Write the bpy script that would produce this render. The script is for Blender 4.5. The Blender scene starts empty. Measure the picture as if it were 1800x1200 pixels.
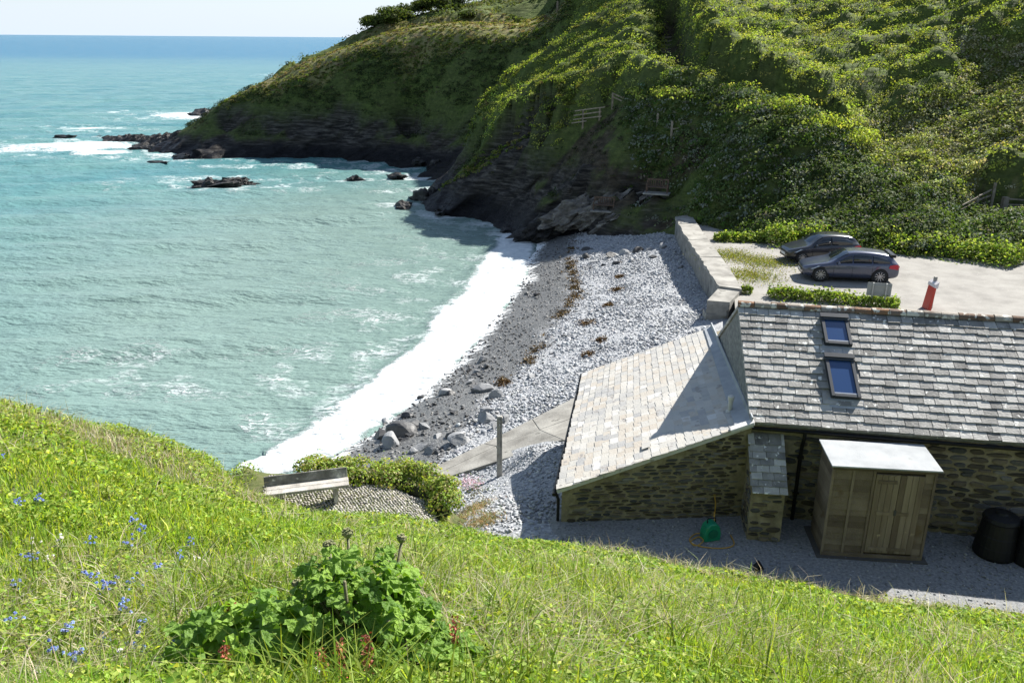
import bpy, bmesh, math, random
import numpy as np
from mathutils import Vector, Matrix, Euler

# ------------------------------------------------------------------ camera, sky, sun, exposure
SC = bpy.context.scene
COL = SC.collection
cam_d = bpy.data.cameras.new('camera'); CAM = bpy.data.objects.new('camera', cam_d); COL.objects.link(CAM)
cam_d.sensor_width = 36.0; cam_d.lens = 30.0; cam_d.clip_end = 90000.0; cam_d.clip_start = 0.1
CAM.location = (0, 0, 14.5)
CAM.rotation_euler = (Matrix.Rotation(math.radians(90 - 19.53), 4, 'X') @ Matrix.Rotation(math.radians(0.45), 4, 'Z')).to_euler()
SC.camera = CAM
SUN = Vector((0.56, 0.52, 0.65)).normalized()
W = bpy.data.worlds.new('World'); SC.world = W; W.use_nodes = True
nt = W.node_tree; nt.nodes.clear()
sky = nt.nodes.new('ShaderNodeTexSky'); sky.sky_type = 'NISHITA'; sky.sun_disc = False
sky.sun_elevation = math.radians(40.6); sky.sun_rotation = math.radians(47.0); sky.air_density = 1.0; sky.dust_density = 0.25; sky.ozone_density = 2.0; sky.altitude = 10
tc = nt.nodes.new('ShaderNodeTexCoord'); mp = nt.nodes.new('ShaderNodeMapping'); mp.inputs['Scale'].default_value = (1.0, 1.0, 3.2)
cn = nt.nodes.new('ShaderNodeTexNoise'); cn.inputs['Scale'].default_value = 2.4; cn.inputs['Detail'].default_value = 7; cn.inputs['Roughness'].default_value = .55
cr = nt.nodes.new('ShaderNodeValToRGB'); cr.color_ramp.elements[0].position = .44; cr.color_ramp.elements[1].position = .78
cm = nt.nodes.new('ShaderNodeMix'); cm.data_type = 'RGBA'; cm.inputs[7].default_value = (5.7, 6.5, 7.6, 1)
bg = nt.nodes.new('ShaderNodeBackground'); bg.inputs['Strength'].default_value = 0.058
wo = nt.nodes.new('ShaderNodeOutputWorld')
L = nt.links.new
L(tc.outputs['Generated'], mp.inputs['Vector']); L(mp.outputs['Vector'], cn.inputs['Vector']); L(cn.outputs['Fac'], cr.inputs['Fac'])
sx = nt.nodes.new('ShaderNodeSeparateXYZ'); L(tc.outputs['Generated'], sx.inputs[0]); vr = nt.nodes.new('ShaderNodeMapRange'); L(sx.outputs['Z'], vr.inputs[0]); vr.inputs[1].default_value = 0; vr.inputs[2].default_value = .13; vr.inputs[3].default_value = .95; vr.inputs[4].default_value = 0
vm = nt.nodes.new('ShaderNodeMath'); vm.operation = 'MAXIMUM'; L(cr.outputs['Color'], vm.inputs[0]); L(vr.outputs[0], vm.inputs[1]); L(vm.outputs[0], cm.inputs[0]); L(sky.outputs['Color'], cm.inputs[6]); L(cm.outputs[2], bg.inputs['Color']); L(bg.outputs['Background'], wo.inputs['Surface'])
sl = bpy.data.lights.new('sun', 'SUN'); sl.energy = 4.9; sl.angle = math.radians(.53); sl.color = (1.0, .955, .88)
so = bpy.data.objects.new('sun', sl); so.rotation_euler = SUN.to_track_quat('Z', 'Y').to_euler(); so.location = (40, 40, 60); COL.objects.link(so)
SC.view_settings.view_transform = 'Standard'; SC.view_settings.look = 'None'; SC.view_settings.exposure = 1.30; SC.view_settings.gamma = 1.0
SC.view_settings.use_curve_mapping = False
try:
    SC.cycles.max_bounces = 6; SC.cycles.transparent_max_bounces = 6; SC.cycles.use_denoising = True
    SC.cycles.sample_clamp_indirect = 6; SC.cycles.caustics_reflective = False; SC.cycles.caustics_refractive = False
except Exception:
    pass

RNG = np.random.default_rng(7); random.seed(7)

# ------------------------------------------------------------------ helpers
def thing(name, label, cat, loc=(0, 0, 0), rotz=0.0, group=None):
    o = bpy.data.objects.new(name, None); COL.objects.link(o); o.location = loc; o.rotation_euler = (0, 0, rotz)
    o.empty_display_size = .2; o['label'] = label; o['category'] = cat
    if group: o['group'] = group
    return o

def tag(o, label=None, cat=None, group=None, kind=None):
    if label: o['label'] = label
    if cat: o['category'] = cat
    if group: o['group'] = group
    if kind: o['kind'] = kind
    return o

def link(name, me, parent=None):
    o = bpy.data.objects.new(name, me); COL.objects.link(o)
    if parent is not None: o.parent = parent
    return o

def copy_tree(o, parent=None):
    c = o.copy(); COL.objects.link(c)
    if parent is not None: c.parent = parent
    for ch in list(o.children): copy_tree(ch, c)
    return c

class MB:
    """collects plain shapes; build() links them as one mesh object"""
    def __init__(s): s.v = []; s.f = []
    def add(s, vs, fs):
        b = len(s.v); s.v += [tuple(p) for p in vs]; s.f += [tuple(i + b for i in q) for q in fs]; return s
    def box(s, c, d, m=None, taper=None):
        x, y, z = d[0] / 2, d[1] / 2, d[2] / 2
        vs = [Vector((sx * x, sy * y, sz * z)) for sz in (-1, 1) for sy in (-1, 1) for sx in (-1, 1)]
        if taper:
            for q in vs[4:]: q.x *= taper; q.y *= taper
        c = Vector(c)
        vs = [(m @ q if m is not None else q) + c for q in vs]
        return s.add(vs, [(0, 2, 3, 1), (4, 5, 7, 6), (0, 1, 5, 4), (2, 6, 7, 3), (0, 4, 6, 2), (1, 3, 7, 5)])
    def prism(s, poly, a, b):
        """poly: 2d points mapped by a() at the near end and b() at the far end"""
        n = len(poly); va = [a(*p) for p in poly]; vb = [b(*p) for p in poly]
        return s.add(va + vb, [tuple(range(n))[::-1], tuple(range(n, 2 * n))] + [(i, (i + 1) % n, n + (i + 1) % n, n + i) for i in range(n)])
    def tube(s, pts, r, n=8, cap=True):
        pts = [Vector(p) for p in pts]; rs = r if isinstance(r, (list, tuple)) else [r] * len(pts)
        rings = []
        for i, p in enumerate(pts):
            t = (pts[min(i + 1, len(pts) - 1)] - pts[max(i - 1, 0)]).normalized()
            a = t.orthogonal().normalized() if i == 0 else (pa - t * pa.dot(t)).normalized()
            pa = a; b = t.cross(a)
            rings.append([p + (a * math.cos(2 * math.pi * k / n) + b * math.sin(2 * math.pi * k / n)) * rs[i] for k in range(n)])
        vs = [q for rg in rings for q in rg]
        fs = [(i * n + k, i * n + (k + 1) % n, (i + 1) * n + (k + 1) % n, (i + 1) * n + k) for i in range(len(pts) - 1) for k in range(n)]
        if cap: fs += [tuple(range(n))[::-1], tuple(range(len(vs) - n, len(vs)))]
        return s.add(vs, fs)
    def lathe(s, prof, n=20, m=None, c=(0, 0, 0)):
        c = Vector(c); vs = []
        for r, z in prof:
            for k in range(n):
                q = Vector((r * math.cos(2 * math.pi * k / n), r * math.sin(2 * math.pi * k / n), z))
                vs.append((m @ q if m is not None else q) + c)
        fs = [(i * n + k, i * n + (k + 1) % n, (i + 1) * n + (k + 1) % n, (i + 1) * n + k) for i in range(len(prof) - 1) for k in range(n)]
        if prof[0][0] > 1e-4: fs.append(tuple(range(n))[::-1])
        if prof[-1][0] > 1e-4: fs.append(tuple(range(len(vs) - n, len(vs))))
        return s.add(vs, fs)
    def mesh(s, name, mat, smooth=False, bevel=0.0):
        me = bpy.data.meshes.new(name); me.from_pydata(s.v, [], s.f); me.update()
        if bevel > 0:
            bm = bmesh.new(); bm.from_mesh(me)
            bmesh.ops.bevel(bm, geom=[e for e in bm.edges if e.is_manifold and e.calc_face_angle(0) > .6], offset=bevel, segments=1, affect='EDGES', clamp_overlap=True)
            bm.to_mesh(me); bm.free()
        if mat: me.materials.append(mat)
        if smooth: me.shade_smooth()
        return me
    def build(s, name, mat, parent=None, smooth=False, bevel=0.0, off=None):
        o = link(name, s.mesh(name, mat, smooth, bevel), parent)
        if off is not None: o.location = off
        return o

def np_mesh(name, V, F, mat=None, smooth=False, attrs=None, col=None, facet=False):
    V = np.asarray(V, np.float32); F = np.asarray(F, np.int32); k = F.shape[1]
    me = bpy.data.meshes.new(name); me.vertices.add(len(V)); me.vertices.foreach_set('co', V.ravel())
    me.loops.add(F.size); me.loops.foreach_set('vertex_index', F.ravel())
    me.polygons.add(len(F)); me.polygons.foreach_set('loop_start', np.arange(0, F.size, k, dtype=np.int32))
    if smooth: me.polygons.foreach_set('use_smooth', np.ones(len(F), bool))
    for n, a in (attrs or {}).items():
        at = me.attributes.new(n, 'FLOAT', 'POINT'); at.data.foreach_set('value', np.asarray(a, np.float32).ravel())
    if col is not None:
        at = me.attributes.new('tint', 'FLOAT_COLOR', 'POINT')
        c = np.ones((len(V), 4), np.float32); c[:, :3] = col; at.data.foreach_set('color', c.ravel())
    me.update(calc_edges=True)
    if facet: me.shade_flat()
    if mat: me.materials.append(mat)
    return me

def grid_faces(nu, nv):
    i, j = np.meshgrid(np.arange(nu - 1), np.arange(nv - 1), indexing='ij')
    a = (i * nv + j).ravel(); return np.stack([a, a + nv, a + nv + 1, a + 1], 1)

# value noise in numpy
def _hash(ix, iy, iz, seed):
    h = (ix * 374761393 + iy * 668265263 + iz * 2147483647 + seed * 1274126177) & 0xffffffff
    h = ((h ^ (h >> 13)) * 1274126177) & 0xffffffff
    return ((h ^ (h >> 16)) & 0xffff) / 65535.0
def noise3(x, y, z=0.0, seed=0):
    x, y, z = np.broadcast_arrays(np.asarray(x, float), np.asarray(y, float), np.asarray(z, float))
    ix, iy, iz = (np.floor(q).astype(np.int64) for q in (x, y, z)); fx, fy, fz = x - ix, y - iy, z - iz
    fx, fy, fz = (q * q * (3 - 2 * q) for q in (fx, fy, fz)); r = 0
    for dx in (0, 1):
        for dy in (0, 1):
            for dz in (0, 1):
                r = r + _hash(ix + dx, iy + dy, iz + dz, seed) * (fx if dx else 1 - fx) * (fy if dy else 1 - fy) * (fz if dz else 1 - fz)
    return r
def fbm(x, y, z=0.0, seed=0, oct=4):
    s = 0; a = .5
    for o in range(oct):
        s = s + a * noise3(x * 2 ** o, y * 2 ** o, np.asarray(z) * 2 ** o, seed + o); a *= .5
    return s / (1 - .5 ** oct)
def sstep(a, b, x):
    t = np.clip((x - a) / (b - a), 0, 1); return t * t * (3 - 2 * t)
def bumps(x, y, r, seed=0):
    """rounded cells, 0..1: a canopy of domes of radius about r"""
    x = x / r; y = y / r; ix = np.floor(x).astype(np.int64); iy = np.floor(y).astype(np.int64); best = np.full(x.shape, 9.0)
    for dx in (-1, 0, 1):
        for dy in (-1, 0, 1):
            jx = ix + dx; jy = iy + dy; z0 = np.zeros_like(jx)
            px = jx + _hash(jx, jy, z0, seed); py = jy + _hash(jx, jy, z0 + 1, seed)
            best = np.minimum(best, (px - x) ** 2 + (py - y) ** 2)
    return np.sqrt(np.clip(1 - best / .9, 0, 1))

class RBF:
    def __init__(s, pts, smooth=0.0):
        P = np.array(pts, float); s.P = P[:, :2]; d = np.linalg.norm(s.P[:, None] - s.P[None], axis=2); n = len(P)
        A = np.zeros((n + 3, n + 3)); A[:n, :n] = -d + np.eye(n) * smooth; A[:n, n] = 1; A[:n, n + 1:] = s.P; A[n:, :n] = A[:n, n:].T
        s.w = np.linalg.solve(A, np.concatenate([P[:, 2], [0, 0, 0]]))
    def __call__(s, x, y):
        x = np.asarray(x, float); y = np.asarray(y, float); sh = x.shape; q = np.stack([x.ravel(), y.ravel()], 1); n = len(s.P); out = np.empty(len(q))
        for i in range(0, len(q), 20000):
            b = q[i:i + 20000]; d = np.linalg.norm(b[:, None] - s.P[None], axis=2)
            out[i:i + 20000] = -d @ s.w[:n] + s.w[n] + b @ s.w[n + 1:]
        return out.reshape(sh)

def poly_dist(x, y, pts):
    """distance to a polyline and position along it (0..1)"""
    best = np.full(np.shape(x), 1e9); tt = np.zeros(np.shape(x)); n = len(pts) - 1
    for i in range(n):
        ax, ay = pts[i][:2]; bx, by = pts[i + 1][:2]; dx, dy = bx - ax, by - ay
        t = np.clip(((x - ax) * dx + (y - ay) * dy) / (dx * dx + dy * dy + 1e-9), 0, 1)
        d = np.hypot(x - ax - t * dx, y - ay - t * dy); m = d < best
        best = np.where(m, d, best); tt = np.where(m, (i + t) / n, tt)
    return best, tt
def inside(x, y, pts):
    c = np.zeros(np.shape(x), bool); n = len(pts)
    for i in range(n):
        x0, y0 = pts[i][:2]; x1, y1 = pts[(i + 1) % n][:2]
        c ^= ((y0 > y) != (y1 > y)) & (x < (x1 - x0) * (y - y0) / (y1 - y0 + 1e-12) + x0)
    return c

# ------------------------------------------------------------------ materials
def new_mat(name):
    m = bpy.data.materials.new(name); m.use_nodes = True; t = m.node_tree; t.nodes.clear()
    return m, t, t.nodes.new, t.links.new
def rgba(c): return (c[0], c[1], c[2], 1)

def surf(name, stops, scale=3.0, rough=.85, bump=.3, bscale=None, rnd=0.0, detail=6, metal=0.0, spec=.3, stretch=(1, 1, 1), spots=None, world=True, bdist=.02):
    """noise-driven colour ramp with bump; rnd shifts the ramp per object; spots=(colour, scale, threshold) adds lichen"""
    m, t, N, Lk = new_mat(name)
    out = N('ShaderNodeOutputMaterial'); b = N('ShaderNodeBsdfPrincipled'); Lk(b.outputs[0], out.inputs[0])
    b.inputs['Roughness'].default_value = rough; b.inputs['Metallic'].default_value = metal; b.inputs['Specular IOR Level'].default_value = spec
    g = N('ShaderNodeNewGeometry') if world else N('ShaderNodeTexCoord'); mp = N('ShaderNodeMapping'); mp.inputs['Scale'].default_value = stretch
    Lk(g.outputs['Position' if world else 'Object'], mp.inputs['Vector'])
    n1 = N('ShaderNodeTexNoise'); n1.inputs['Scale'].default_value = scale; n1.inputs['Detail'].default_value = detail; n1.inputs['Roughness'].default_value = .6
    Lk(mp.outputs[0], n1.inputs['Vector'])
    fac = n1.outputs['Fac']
    if rnd:
        oi = N('ShaderNodeObjectInfo'); ma = N('ShaderNodeMath'); ma.operation = 'MULTIPLY_ADD'; ma.inputs[1].default_value = rnd
        ri = N('ShaderNodeNewGeometry'); ad = N('ShaderNodeMath'); Lk(oi.outputs['Random'], ad.inputs[0]); Lk(ri.outputs['Random Per Island'], ad.inputs[1]); fc = N('ShaderNodeMath'); fc.operation = 'FRACT'; Lk(ad.outputs[0], fc.inputs[0])
        Lk(fc.outputs[0], ma.inputs[0])
        sc = N('ShaderNodeMath'); sc.operation = 'MULTIPLY_ADD'; sc.inputs[1].default_value = 1 - rnd; sc.inputs[2].default_value = 0
        Lk(fac, sc.inputs[0]); Lk(sc.outputs[0], ma.inputs[2]); fac = ma.outputs[0]
    r = N('ShaderNodeValToRGB'); el = r.color_ramp.elements
    while len(el) < len(stops): el.new(.5)
    for e, (p, c) in zip(el, stops): e.position = p; e.color = rgba(c)
    Lk(fac, r.inputs['Fac']); colr = r.outputs['Color']
    if spots:
        sn = N('ShaderNodeTexNoise'); sn.inputs['Scale'].default_value = spots[1]; sn.inputs['Detail'].default_value = 3
        Lk(g.outputs['Position' if world else 'Object'], sn.inputs['Vector'])
        sr = N('ShaderNodeValToRGB'); sr.color_ramp.elements[0].position = spots[2]; sr.color_ramp.elements[1].position = spots[2] + .05
        mx = N('ShaderNodeMix'); mx.data_type = 'RGBA'; mx.inputs[7].default_value = rgba(spots[0])
        Lk(sn.outputs['Fac'], sr.inputs['Fac']); Lk(sr.outputs['Color'], mx.inputs[0]); Lk(colr, mx.inputs[6]); colr = mx.outputs[2]
    Lk(colr, b.inputs['Base Color'])
    if bump:
        n2 = N('ShaderNodeTexNoise'); n2.inputs['Scale'].default_value = bscale or scale * 4; n2.inputs['Detail'].default_value = 5
        Lk(mp.outputs[0], n2.inputs['Vector']); bp = N('ShaderNodeBump'); bp.inputs['Strength'].default_value = bump; bp.inputs['Distance'].default_value = bdist
        Lk(n2.outputs['Fac'], bp.inputs['Height']); Lk(bp.outputs[0], b.inputs['Normal'])
    return m

def leafmat(name, trans=.35, rough=.55, tr_tint=(1.25, 1.15, .45), spec=.10):
    """leaf colour from the mesh's own tint, light passing through the blade"""
    m, t, N, Lk = new_mat(name)
    out = N('ShaderNodeOutputMaterial'); b = N('ShaderNodeBsdfPrincipled'); b.inputs['Roughness'].default_value = rough; b.inputs['Specular IOR Level'].default_value = spec
    a = N('ShaderNodeAttribute'); a.attribute_name = 'tint'
    mu = N('ShaderNodeMix'); mu.data_type = 'RGBA'; mu.blend_type = 'MULTIPLY'; mu.inputs[0].default_value = 1; mu.inputs[7].default_value = rgba(tr_tint); mu.clamp_result = False
    tr = N('ShaderNodeBsdfTranslucent'); ms = N('ShaderNodeMixShader'); ms.inputs[0].default_value = trans
    Lk(a.outputs['Color'], b.inputs['Base Color']); Lk(a.outputs['Color'], mu.inputs[6]); Lk(mu.outputs[2], tr.inputs['Color'])
    Lk(b.outputs[0], ms.inputs[1]); Lk(tr.outputs[0], ms.inputs[2]); Lk(ms.outputs[0], out.inputs[0])
    return m

def flat(name, c, rough=.5, metal=0.0, spec=.5, coat=0.0):
    m, t, N, Lk = new_mat(name)
    out = N('ShaderNodeOutputMaterial'); b = N('ShaderNodeBsdfPrincipled'); Lk(b.outputs[0], out.inputs[0])
    n = N('ShaderNodeTexNoise'); n.inputs['Scale'].default_value = 9; g = N('ShaderNodeNewGeometry'); Lk(g.outputs['Position'], n.inputs['Vector'])
    r = N('ShaderNodeValToRGB'); r.color_ramp.elements[0].color = rgba([v * .82 for v in c]); r.color_ramp.elements[1].color = rgba([min(1, v * 1.12) for v in c])
    Lk(n.outputs['Fac'], r.inputs['Fac']); Lk(r.outputs['Color'], b.inputs['Base Color'])
    b.inputs['Roughness'].default_value = rough; b.inputs['Metallic'].default_value = metal; b.inputs['Specular IOR Level'].default_value = spec; b.inputs['Coat Weight'].default_value = coat
    return m

def leaves(name, P, Nn, size, tint, mat, aspect=.55, fold=.25, parent=None):
    """one small folded diamond leaf per row of P, facing roughly along Nn"""
    n = len(P); Nn = Nn / (np.linalg.norm(Nn, axis=1, keepdims=True) + 1e-9)
    a = RNG.normal(size=(n, 3)); a -= Nn * (a * Nn).sum(1, keepdims=True); a /= np.linalg.norm(a, axis=1, keepdims=True) + 1e-9
    b = np.cross(Nn, a); s = np.asarray(size)[:, None]
    up = Nn * s * fold
    V = np.stack([P - a * s * .5, P + b * s * aspect * .5 + up * .5, P + a * s * .5, P - b * s * aspect * .5 + up * .5], 1).reshape(-1, 3)
    i = np.arange(n)[:, None] * 4; F = np.concatenate([i + np.array([[0, 2, 1]]), i + np.array([[0, 3, 2]])])
    me = np_mesh(name, V, F, mat, col=np.repeat(tint, 4, axis=0))
    return link(name, me, parent)

def tints(n, cols, jit=.25, w=None, cj=.06):
    c = np.array(cols)[RNG.choice(len(cols), n, p=w)]; return np.clip(c * (1 + RNG.normal(0, jit, (n, 1))) * (1 + RNG.normal(0, cj, (n, 3))), .004, .9)

# ------------------------------------------------------------------ terrain: control points (x, y, z) in metres, water level 0
HILL = [
 # waterline and cove floor
 (-62.82,133.09,-0.30),(-50.36,119.51,-0.20),(-41.44,109.98,-0.20),(-34.32,107.95,-0.30),(-27.18,107.84,-0.30),(-21.70,108.99,-0.20),(-15.33,104.56,0.10),(-10.34,96.28,0.20),(-6.74,90.55,0.30),(-7.48,81.77,0.20),(-3.48,72.19,0.20),(-0.07,65.28,0.30),
 (-49.58,126.05,0.80),(-40.02,108.48,1.20),(-13.28,110.92,0.90),(-8.99,103.25,1.20),(-5.11,93.99,1.50),
 (-62.52,117.81,-3.00),(-41.92,104.59,-3.00),(-28.16,105.25,-3.00),(-17.23,102.72,-2.50),(-13.99,82.28,-3.00),(-4.88,70.91,-1.50),(-30.51,74.22,-4.00),
 # headland cliff edge and face
 (-38.31,117.00,6.19),(-33.91,116.50,7.34),(-28.41,116.00,9.19),(-23.10,116.00,11.21),(-19.35,116.00,12.63),(-14.79,115.00,13.50),(-10.25,113.00,13.89),(-5.16,110.50,13.74),(-1.65,109.00,13.78),(1.74,107.00,14.45),(6.29,105.00,15.66),
 (-37.43,114.20,2.51),(-29.63,113.00,3.05),(-22.15,112.50,3.52),(-14.50,110.00,4.16),(-8.57,107.50,5.12),(-2.91,104.50,6.08),(-25.31,114.50,6.53),(-16.15,113.00,8.80),(-8.72,110.50,9.65),(-1.61,107.00,10.51),(3.70,104.00,11.92),
 # meadow and skyline
 (-20.65,124.00,13.17),(-14.79,128.00,15.15),(-8.23,126.00,15.63),(-1.86,122.00,15.93),(3.26,114.00,15.87),(-22.14,133.00,13.23),(-17.97,140.00,14.37),(-13.20,146.00,15.61),(-5.16,152.00,17.68),(4.38,156.00,20.55),(17.87,150.00,25.70),(-0.39,138.00,17.58),(5.83,124.00,17.75),
 (-54,123,-2.5),(-52,140,-4),(-34,160,-4),(-12,178,-4),(25,195,2),(70,200,18),(-44,128,1.5),(-30,146,2),(-12,160,6),
 # gully behind the lit spur
 (1,95,4.5),(5,96,6.5),(10,97,9.5),(-3,95,2.5),
 # lit spur crest and the face below it
 (-4.09,86.00,5.05),(-2.40,86.00,6.70),(-0.18,86.00,8.60),(2.55,86.00,10.48),(5.25,86.00,12.02),(8.01,87.00,13.53),(10.81,88.00,14.89),(13.35,87.00,15.93),(15.08,88.00,16.99),
 (-2.91,84.40,4.37),(-0.16,83.20,6.45),(2.49,82.20,7.91),(5.07,81.80,9.49),(7.48,80.00,10.85),(9.76,78.50,12.60),(12.39,80.00,14.02),(-4.52,83.00,2.48),(-4.98,81.50,1.73),
 # dark rock spur
 (-6.60,78.00,1.49),(-3.66,76.50,3.37),(-1.12,75.50,5.21),(1.32,74.50,6.78),(2.96,73.50,7.50),(4.59,72.50,7.06),(7.26,71.00,7.23),
 (-3.79,79.50,3.87),(-1.17,78.50,5.69),(0.86,78.00,7.01),(-2.53,73.00,1.28),(-0.10,71.50,2.05),(2.22,70.00,3.40),(3.99,69.00,4.57),(-1.01,69.50,0.18),(2.61,67.50,2.76),(4.72,66.00,4.05),
 # front ledges, terrace with the benches
 (1.02,65.00,1.57),(2.50,64.20,2.35),(5.81,63.20,3.71),(7.76,61.80,3.51),(9.26,60.50,3.02),(2.52,63.65,0.50),(5.86,62.61,1.10),(9.11,61.78,1.60),(10.96,60.54,2.00),
 (10.03,59.60,4.56),(8.63,61.00,4.55),(6.73,62.30,4.65),(5.01,64.50,5.22),(10.70,58.40,3.35),(11.56,57.80,3.48),
 # bank behind the car park
 (12.74,54.00,2.74),(15.86,52.30,3.29),(20.80,51.50,3.71),(25.54,50.50,3.75),(28.73,47.50,3.38),
 (11.60,58.60,4.97),(13.45,58.60,6.14),(14.66,55.40,5.34),(18.02,54.30,5.18),(21.40,53.60,5.08),(24.62,52.60,4.58),(27.45,51.00,4.01),
 (9.45,63.20,6.27),(11.97,61.80,8.06),(15.21,58.80,8.40),(18.54,57.00,7.89),(7.08,69.60,8.30),(9.68,65.80,8.66),
 (7.18,71.00,9.29),(8.67,68.60,10.08),(10.62,67.00,10.20),(12.44,65.20,10.17),(15.86,61.80,9.42),(19.19,59.20,8.24),(21.89,57.60,6.80),(23.11,56.60,6.21),(25.70,55.60,6.01),(28.79,54.00,4.85),(30.39,52.80,4.44),(31.03,51.20,3.86),
 # upper hillside
 (13.36,70.50,11.12),(16.86,66.00,9.90),(20.30,62.80,8.34),(23.57,60.00,6.64),(14.66,65.80,10.22),(18.10,62.40,8.76),(21.47,59.80,7.12),(26.56,57.60,6.09),(29.58,55.60,4.94),
 (16.70,76.50,13.62),(19.24,90.00,18.21),(23.99,76.50,13.22),(27.28,89.00,18.23),(29.91,66.50,9.38),(32.98,75.00,13.32),(36.57,85.00,18.14),(34.04,57.50,6.46),(36.17,62.50,9.75),(39.62,70.00,13.46),(43.75,79.00,17.96),
 (19.29,108.00,25.02),(36.69,102.00,25.13),(50.85,94.00,24.42),(11.70,97.00,18.99),(6.22,105.00,17.99),(9.70,108.00,19.17),(47.76,66.00,13.60),(39.02,51.00,5.75),(61.01,88.00,23.39),(62.30,66.00,13.71),(52.26,150.00,42.12),(98.63,130.00,38.81),
 # sinks under beach and car park
 (-6,46,-3),(2,50,-1.5),(6,55,-.6),(9,50,.6),(13,46,1.4),(20,42,1.4),(30,42,1.4),(40,42,2),(-20,60,-5),(-40,80,-5),(-60,100,-5),(-62,150,-6),
]
hillz = RBF(HILL)
K_CREST = [(7.18,71.00,9.29),(8.66,68.60,10.25),(10.58,67.00,10.86),(12.36,65.20,11.29),(15.73,61.80,10.73),(19.04,59.20,9.51),(21.74,57.60,7.92),(23.00,56.60,6.95),(25.70,55.60,6.01),(28.79,54.00,4.85),(30.39,52.80,4.44),(31.03,51.20,3.86)]
K_PATH = [(14.08,84.00,15.25),(13.27,76.00,13.15),(13.01,69.00,11.95),(16.34,64.20,10.66),(19.70,61.20,9.15),(23.02,58.80,7.33),(24.92,57.50,6.58),(26.12,56.60,6.08),(29.23,54.90,4.95),(31.29,53.00,4.09),(32.08,51.00,3.28)]
K_SPUR = [(-4.09,86.00,5.05),(-0.18,86.00,8.60),(5.25,86.00,12.02),(10.81,88.00,14.89),(15.59,91.00,17.07)]
MEADOW = [(-38.31,117.00,6.19),(-28.41,116.00,9.19),(-19.35,116.00,12.63),(-10.25,113.00,13.89),(-1.65,109.00,13.78),(6.29,105.00,15.66),(7.37,112.00,17.06),(3.46,122.00,17.25),(-3.55,128.00,16.29),(-13.48,131.00,15.79),(-21.30,128.00,13.43),(-29.36,120.00,9.38),(-38.88,120.00,6.20)]
STRAW = [(23.82,60.00,7.65),(23.92,61.50,8.19),(31.56,67.50,9.95),(36.48,71.00,11.70),(41.41,69.00,12.66),(36.76,55.50,5.68),(32.26,53.60,4.45),(29.54,55.60,5.16),(26.62,57.80,6.25)]
STRAW2 = [(21.48,56.60,7.16),(22.93,56.40,6.90),(25.66,55.50,5.96),(28.70,53.80,4.82),(27.45,51.80,4.30),(24.24,53.60,5.18),(21.45,55.00,5.82)]

nx, ny = 340, 330
gx = np.linspace(-64, 50, nx); gy = np.concatenate([np.linspace(43, 120, 268), np.linspace(120.5, 172, 62)])
X, Y = np.meshgrid(gx, gy, indexing='ij')
Z0 = hillz(X, Y)
dzx = np.gradient(Z0, gx, axis=0); dzy = np.gradient(Z0, gy, axis=1); slope = np.hypot(dzx, dzy)
dk, tk = poly_dist(X, Y, K_CREST); dp, tp = poly_dist(X, Y, K_PATH)
kx = np.array([p[0] for p in K_CREST]); ky = np.array([p[1] for p in K_CREST])
crest_y = np.interp(X, kx, ky)
behind_crest = Y > crest_y - .3                      # upslope of the bank top
jx_, jy_ = (fbm(X / 3.5, Y / 3.5, 0, 61) - .5) * 9, (fbm(X / 3.5, Y / 3.5, 0, 62) - .5) * 9
meadow = inside(X + jx_ * .4, Y + jy_ * .4, MEADOW); straw = inside(X + jx_, Y + jy_, STRAW) | inside(X + jx_ * .3, Y + jy_ * .3, STRAW2)
n_big = fbm(X / 9, Y / 9, 0, 3); n_mid = fbm(X / 2.5, Y / 2.5, 0, 5)
# rock: steep or low ground near the water, broken up by noise
seaside = sstep(12.5, 9.0, X - np.clip(Y - 66, 0, 60) * .12)
rock = sstep(.75, 1.15, slope + (n_mid - .5) * .8) * seaside * sstep(6.0, 2.0, Z0 + (n_big - .5) * 6 + (n_mid - .5) * 3)
rock = np.maximum(rock, sstep(2.6, 1.6, Z0 + (n_mid - .5) * 1.6) * seaside)
spur3 = inside(X, Y, [(-6.65,78.60,1.39),(-1.14,76.60,5.32),(2.99,74.30,7.52),(4.56,72.00,6.93),(3.77,69.00,4.56),(4.73,66.00,3.92),(9.89,59.30,2.85),(10.30,61.43,1.60),(-0.07,65.13,0.20),(-7.94,78.04,-0.20)])
rock = np.maximum(rock, spur3 * sstep(.3, .42, n_mid) * sstep(.38, .55, slope))
# canopy height of the scrub
u1 = X * .95 + (Y + Z0) * .30; v1 = -X * .30 + (Y + Z0 * .7) * .95
wv = (fbm(X / 6, Y / 6, 0, 15) - .5) * 3.0
u2 = X * .86 + (Y + Z0 * .6) * .50; v2 = -X * .50 + (Y + Z0 * .8) * .86 + wv
fr_ = (v2 / 2.7 + .35 * fbm(u2 / 5, v2 / 5, 0, 19)) % 1.0; comb = np.sin(np.pi * fr_ ** .75) ** .8 * (.45 + .75 * fbm(u2 / 3.5, np.floor(v2 / 2.7) * 3.7, 0, 18))
cano = .62 * comb + .42 * bumps(u2 / 2.0, v2, 1.3, 11) + .28 * bumps(u1 / 1.5 + 7, v1, .7, 12) + .25 * (fbm(u1 * .9, v1 * 1.5, 0, 13) - .3)
cano = np.clip(cano, 0, 1.3)
cano = np.where((sstep(3.0, 1.6, dp) > .3) & (Y > np.interp(X, np.array([p[0] for p in K_PATH]), np.array([p[1] for p in K_PATH]))), np.maximum(cano, .40 + .3 * n_mid), cano)
wide = bumps(u1 / 1.6, v1 / 1.0, 3.2, 14)
headl = (Y > 97) & (X < 6) & (Y < 128)
scrub_zone = (behind_crest | (X < 12.6) & (Y > 76)) & (Z0 > 4.5) & ~meadow & ~headl
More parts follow.
